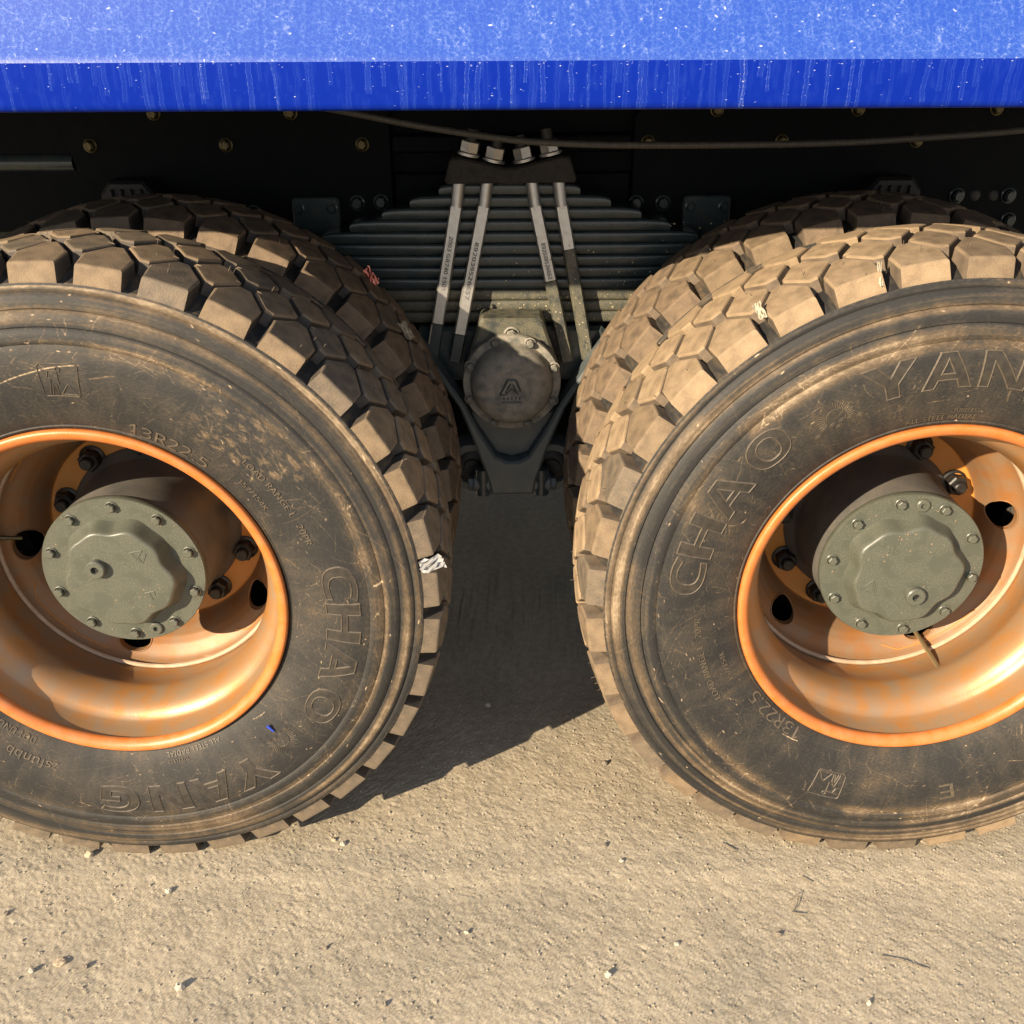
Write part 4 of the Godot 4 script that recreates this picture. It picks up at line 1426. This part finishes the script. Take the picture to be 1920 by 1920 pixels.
func build_ground() -> void:
	var xs := spaced(-0.98, 0.98, 0.0036, 70.0)
	var zs := spaced(-0.52, 0.42, 0.0036, 70.0)
	var nx := xs.size()
	var nz := zs.size()
	var f1 := noise(FastNoiseLite.TYPE_SIMPLEX, 22.0, 61, 3)
	var f2 := noise(FastNoiseLite.TYPE_SIMPLEX, 130.0, 62, 2)
	var f3 := noise(FastNoiseLite.TYPE_SIMPLEX_SMOOTH, 3.0, 63, 4)
	var v := PackedVector3Array()
	var n := PackedVector3Array()
	var uv := PackedVector2Array()
	var c := PackedColorArray()
	v.resize(nx * nz); n.resize(nx * nz); uv.resize(nx * nz); c.resize(nx * nz)
	for j in nz:
		var z := zs[j]
		var strip_ := exp(-pow((z - 0.045) / 0.032, 2.0))
		for i in nx:
			var x := xs[i]
			var k := j * nx + i
			var big := f3.get_noise_2d(x, z)
			var h := f1.get_noise_2d(x, z) * 0.0008 + big * 0.003 + strip_ * 0.002
			if absf(x) < 1.3 and z > -1.0 and z < 0.7:
				var d := f2.get_noise_2d(x, z)
				h += d * absf(d) * 0.0024
			v[k] = Vector3(x, h, z)
			uv[k] = Vector2(x, z) / 0.5
			var t := 0.97 + big * 0.22 + strip_ * 0.16
			c[k] = Color(t, t * (1.0 - 0.02 * big), t * (1.0 - 0.05 * big), 1.0)
	for j in nz:
		for i in nx:
			var k := j * nx + i
			var l := k - 1 if i > 0 else k
			var r := k + 1 if i < nx - 1 else k
			var u := k - nx if j > 0 else k
			var d := k + nx if j < nz - 1 else k
			n[k] = (v[d] - v[u]).cross(v[r] - v[l]).normalized()
	var ix := PackedInt32Array()
	ix.resize((nx - 1) * (nz - 1) * 6)
	var q := 0
	for j in nz - 1:
		for i in nx - 1:
			var k := j * nx + i
			ix[q] = k; ix[q + 1] = k + 1; ix[q + 2] = k + nx
			ix[q + 3] = k + 1; ix[q + 4] = k + nx + 1; ix[q + 5] = k + nx
			q += 6
	var a := []
	a.resize(Mesh.ARRAY_MAX)
	a[Mesh.ARRAY_VERTEX] = v
	a[Mesh.ARRAY_NORMAL] = n
	a[Mesh.ARRAY_TEX_UV] = uv
	a[Mesh.ARRAY_COLOR] = c
	a[Mesh.ARRAY_INDEX] = ix
	var am := ArrayMesh.new()
	am.add_surface_from_arrays(Mesh.PRIMITIVE_TRIANGLES, a)
	var w := 1024
	var b1 := field(w, w, noise(FastNoiseLite.TYPE_SIMPLEX, 0.16, 71, 3))
	var b2 := field(w, w, noise(FastNoiseLite.TYPE_SIMPLEX, 0.015, 72, 4))
	var b3 := field(w, w, noise(FastNoiseLite.TYPE_SIMPLEX, 0.06, 73, 3))
	var m := PackedByteArray()
	m.resize(w * w)
	var hi := PackedByteArray()
	hi.resize(w * w)
	for i in w * w:
		m[i] = clampi(int(128.0 + (b1[i] - 128.0) * 0.45 + (b2[i] - 128.0) * 0.3 + (b3[i] - 128.0) * 0.3), 0, 255)
		hi[i] = clampi(int(128.0 + (b1[i] - 128.0) * 0.55 + (b3[i] - 128.0) * 0.6), 0, 255)
	var gm := mat(Color(1, 1, 1), 0.95)
	gm.vertex_color_use_as_albedo = true
	gm.albedo_texture = ramp_tex(m, w, w, [[40, Color(0.225, 0.185, 0.128)], [128, Color(0.35, 0.296, 0.208)], [220, Color(0.455, 0.395, 0.295)]])
	gm.heightmap_enabled = true
	gm.heightmap_scale = 0.05
	gm.heightmap_texture = grey_tex(hi, w, w)
	M.ground = gm
	var g := part("ground", am, gm, self, "tan dusty ground of packed sand and fine grit")
	g.set_meta("kind", "structure")
	# loose grit
	var mm := MultiMesh.new()
	mm.transform_format = MultiMesh.TRANSFORM_3D
	mm.mesh = stone_mesh(7, 5)
	mm.instance_count = 16000
	rng.seed = 900
	for i in mm.instance_count:
		var s := 0.0005 + 0.002 * pow(rng.randf(), 9.0)
		var p := Vector3(rng.randf_range(-0.98, 0.98), 0.0, rng.randf_range(-0.52, 0.42))
		p.y = f1.get_noise_2d(p.x, p.z) * 0.0008 + f3.get_noise_2d(p.x, p.z) * 0.003 + exp(-pow((p.z - 0.045) / 0.032, 2.0)) * 0.002 + s * 0.3
		mm.set_instance_transform(i, Transform3D(Basis.from_euler(Vector3(rng.randf(), rng.randf() * TAU, rng.randf())).scaled(Vector3(s, s * 0.75, s * rng.randf_range(0.7, 1.3))), p))
	var grit := MultiMeshInstance3D.new()
	grit.name = "grit"
	grit.multimesh = mm
	grit.material_override = dusty(Color(0.22, 0.185, 0.135), Color(0.42, 0.365, 0.27), 0.5, 0.95, 0, 0.05, 74, 0.0, 0.0, 1.0)
	grit.set_meta("kind", "stuff")
	grit.set_meta("label", "fine loose grit strewn over the tan ground")
	grit.set_meta("category", "grit")
	add_child(grit)


func stone_mesh(seed_: int, rings := 7) -> ArrayMesh:
	var f := noise(FastNoiseLite.TYPE_SIMPLEX, 0.9, seed_, 2)
	var mb := MB.new()
	var seg := rings * 2
	var pts := []
	for j in rings + 1:
		var row := []
		for i in seg:
			var ph := PI * j / rings
			var th := TAU * i / seg
			var p := Vector3(sin(ph) * cos(th), cos(ph), sin(ph) * sin(th))
			row.append(p * (1.0 + 0.38 * f.get_noise_3dv(p * 1.1)))
		pts.append(row)
	for j in rings:
		for i in seg:
			var a: Vector3 = pts[j][i]
			var b: Vector3 = pts[j][(i + 1) % seg]
			var c: Vector3 = pts[j + 1][(i + 1) % seg]
			var d: Vector3 = pts[j + 1][i]
			if j > 0:
				mb.tri(a, b, c)
			if j < rings - 1:
				mb.tri(a, c, d)
	return mb.mesh()


func build_debris() -> void:
	var pale := dusty(Color(0.3, 0.27, 0.21), Color(0.46, 0.42, 0.34), 0.5, 0.9, 0, 0.03, 81)
	var tan_ := dusty(Color(0.3, 0.23, 0.15), Color(0.5, 0.4, 0.27), 0.5, 0.95, 0, 0.03, 82)
	var dark := dusty(Color(0.12, 0.1, 0.08), Color(0.3, 0.25, 0.18), 0.4, 0.9, 0, 0.03, 83)
	var list := [
		[-0.533, 0.287, 0.0075, 1.0, pale, "large pale pebble alone in the front left sand, throwing a shadow"],
		[0.15, 0.268, 0.006, 1.0, pale, "pale pebble in the middle of the front sand, right of centre"],
		[-0.784, 0.254, 0.005, 0.9, pale, "pale pebble nearest the left edge of the front sand"],
		[-0.7, 0.246, 0.0045, 0.9, dark, "small dark pebble right of the flat tan chip, front left"],
		[-0.744, 0.238, 0.0105, 0.3, tan_, "flat tan chip lying in the front left sand"],
		[-0.32, -0.022, 0.0055, 0.8, pale, "right one of two pebbles just right of the left tyre's foot"],
		[-0.339, -0.032, 0.0045, 0.8, tan_, "left one of two pebbles just right of the left tyre's foot"],
		[-0.612, 0.089, 0.006, 0.8, pale, "pale pebble on the near edge of the light strip, below the left tyre"],
		[-0.786, 0.001, 0.008, 0.7, tan_, "tan clod pressed against the foot of the left tyre"],
		[0.189, -0.244, 0.0055, 0.9, dark, "dark pebble just outside the shadow, left of the right tyre"],
		[0.168, -0.014, 0.0055, 0.8, dark, "upper one of two dark pebbles left of the right tyre's foot"],
		[0.196, 0.024, 0.005, 0.8, pale, "lower one of two pebbles left of the right tyre's foot"],
		[0.443, 0.19, 0.0045, 0.9, dark, "small dark pebble in the sand below the right tyre"],
		[-0.081, 0.181, 0.004, 0.8, pale, "small pale pebble in the open sand at the middle"],
		[-0.205, 0.32, 0.0045, 0.9, dark, "dark pebble at the bottom edge, left of the middle"],
		[-0.057, -0.444, 0.006, 0.8, pale, "pale pebble lying in the deep shadow between the wheels"],
		[0.27, 0.207, 0.005, 0.6, pale, "flat pale pebble left of the bent straw"],
		[-0.878, 0.139, 0.006, 0.8, dark, "dark pebble at the left edge of the sand"],
		[0.552, 0.322, 0.004, 1.2, pale, "narrow pale pebble standing at the bottom, front right"],
		[-0.314, 0.212, 0.004, 0.8, dark, "small dark pebble in the sand right of the large pale one"],
	]
	for i in list.size():
		var s: Array = list[i]
		var r: float = s[2]
		var b := Basis(Vector3.UP, i * 1.7).scaled(Vector3(r, r * s[3], r * 0.85))
		thing("pebble", stone_mesh(200 + i), s[4], s[5], "pebble", Transform3D(b, Vector3(s[0], r * s[3] * 0.55, s[1])), "pebbles on the sand")
	# dry stalks
	var straw := mat(Color(0.17, 0.135, 0.095), 0.8)
	for s in [[[0.6, 0.004, 0.235, 0.63, 0.005, 0.245, 0.668, 0.004, 0.262], "thin dark bent stalk lying in the front right sand"], [[0.478, 0.004, 0.12, 0.5, 0.006, 0.104, 0.49, 0.005, 0.128, 0.476, 0.004, 0.146, 0.498, 0.004, 0.15], "curled dry stalk in the sand below the right tyre"], [[0.515, 0.004, 0.064, 0.526, 0.006, 0.082], "short dark splinter in the light strip below the right tyre"], [[0.385, 0.004, -0.018, 0.408, 0.006, 0.004], "short dark splinter at the left foot of the right tyre"]]:
		var pts := PackedVector3Array()
		for k in range(0, s[0].size(), 3):
			pts.append(Vector3(s[0][k], s[0][k + 1], s[0][k + 2]))
		var mb := MB.new()
		mb.tube(pts, 0.0008, 6)
		thing("dry_stalk", mb.mesh(), straw, s[1], "stalk")
	# scraps stuck on the tyres
	var scrap := func(seed_: int, w: float, h: float, crumple: float) -> ArrayMesh:
		var f := noise(FastNoiseLite.TYPE_SIMPLEX, 1.0, seed_, 2)
		var mb := MB.new()
		var k := 6
		for j in k + 1:
			for i in k + 1:
				var u := float(i) / k - 0.5
				var t := float(j) / k - 0.5
				var wob := 1.0 + 0.22 * f.get_noise_2d(u * 3.0, t * 3.0 + 9.0)
				mb.vert(Vector3(u * w * wob, t * h * wob, crumple * f.get_noise_2d(u * 4.0 + 5.0, t * 4.0)), Vector3(0, 0, 1))
		var flat := MB.new()
		for j in k:
			for i in k:
				var a := j * (k + 1) + i
				for t in [[a, a + 1, a + k + 2], [a, a + k + 2, a + k + 1]]:
					flat.tri(mb.v[t[0]], mb.v[t[1]], mb.v[t[2]])
		return flat.mesh()
	var foil := mat(Color(0.27, 0.27, 0.27), 0.45, 0.2)
	var white := mat(Color(0.36, 0.31, 0.23), 0.85)
	var red := mat(Color(0.055, 0.008, 0.007), 0.7)
	thing("plastic_scrap", scrap.call(3, 0.042, 0.022, 0.009), foil, "crumpled grey plastic scrap caught on the left tyre's right edge", "scrap", Transform3D(Basis(Vector3(0, 0, 1), 0.3), P(-0.129, 0.071, 0.006)))
	thing("paper_flake", scrap.call(5, 0.013, 0.026, 0.004), white, "white paper flake between two blocks at the right tyre's upper left", "flake", Transform3D(Basis(Vector3(0, 0, 1), 0.5) * Basis(Vector3(1, 0, 0), -0.7), P(0.356, 0.464, -0.028)))
	thing("paper_flake", scrap.call(6, 0.006, 0.035, 0.004), white, "narrow white flake in a groove near the right tyre's top", "flake", Transform3D(Basis(Vector3(0, 0, 1), 0.1) * Basis(Vector3(1, 0, 0), -0.5), P(0.512, 0.521, -0.005)))
	thing("paper_flake", scrap.call(7, 0.014, 0.04, 0.01), white, "torn white flake on the left inner tyre", "flake", Transform3D(Basis(Vector3(0, 0, 1), 0.5) * Basis(Vector3(0, 1, 0), 0.5), P(-0.198, 0.318, -0.455)))
	thing("label_scrap", scrap.call(8, 0.016, 0.034, 0.006), red, "torn red label on the left inner tyre's tread", "label", Transform3D(Basis(Vector3(0, 0, 1), 0.6) * Basis(Vector3(0, 1, 0), 0.5), P(-0.257, 0.42, -0.455)))
	var chalk := MB.new()
	chalk.tube(PackedVector3Array([P(-0.418, -0.234, 0.0195), P(-0.408, -0.245, 0.0203)]), 0.0028, 6, 0.0015)
	part("chalk_mark", chalk.mesh(), mat(Color(0.02, 0.05, 0.4), 0.7), truck, "small blue chalk mark on the left tyre")


func _ready() -> void:
	# camera
	var cam := Camera3D.new()
	cam.name = "camera"
	cam.position = P(-0.0009, 0.8329, 1.3839)
	cam.rotation = Vector3(-0.4535, 0.0, -0.00506)
	cam.fov = 54.33
	cam.near = 0.05
	cam.far = 300.0
	add_child(cam)
	# sky
	var env := Environment.new()
	env.background_mode = Environment.BG_SKY
	var sm := ProceduralSkyMaterial.new()
	sm.sky_top_color = Color(0.5, 0.57, 0.68)
	sm.sky_horizon_color = Color(0.82, 0.8, 0.76)
	sm.sky_curve = 0.22
	sm.ground_bottom_color = Color(0.35, 0.3, 0.24)
	sm.ground_horizon_color = Color(0.62, 0.6, 0.56)
	sm.sun_angle_max = 8.0
	env.sky = Sky.new()
	env.sky.sky_material = sm
	env.background_energy_multiplier = 1.0
	env.tonemap_mode = Environment.TONE_MAPPER_LINEAR
	env.tonemap_exposure = 2.35
	env.sdfgi_enabled = true
	env.ssao_enabled = true
	env.ssil_enabled = true
	var we := WorldEnvironment.new()
	we.name = "world"
	we.environment = env
	add_child(we)
	# sun: low, from behind the viewer's left shoulder
	var sun := DirectionalLight3D.new()
	sun.name = "sun"
	sun.light_energy = 1.6
	sun.light_color = Color(1.0, 0.92, 0.8)
	sun.light_angular_distance = 0.5
	sun.shadow_enabled = true
	add_child(sun)
	sun.look_at_from_position(Vector3.ZERO, Vector3(1.68, -1.0, -1.82))

	make_materials()
	build_ground()
	truck = Node3D.new()
	truck.name = "dump_truck"
	truck.set_meta("label", "blue dump truck seen from the side at its two rear axles with orange wheels")
	truck.set_meta("category", "truck")
	add_child(truck)
	build_body()
	build_chassis()
	build_wheels()
	build_suspension()
	build_debris()
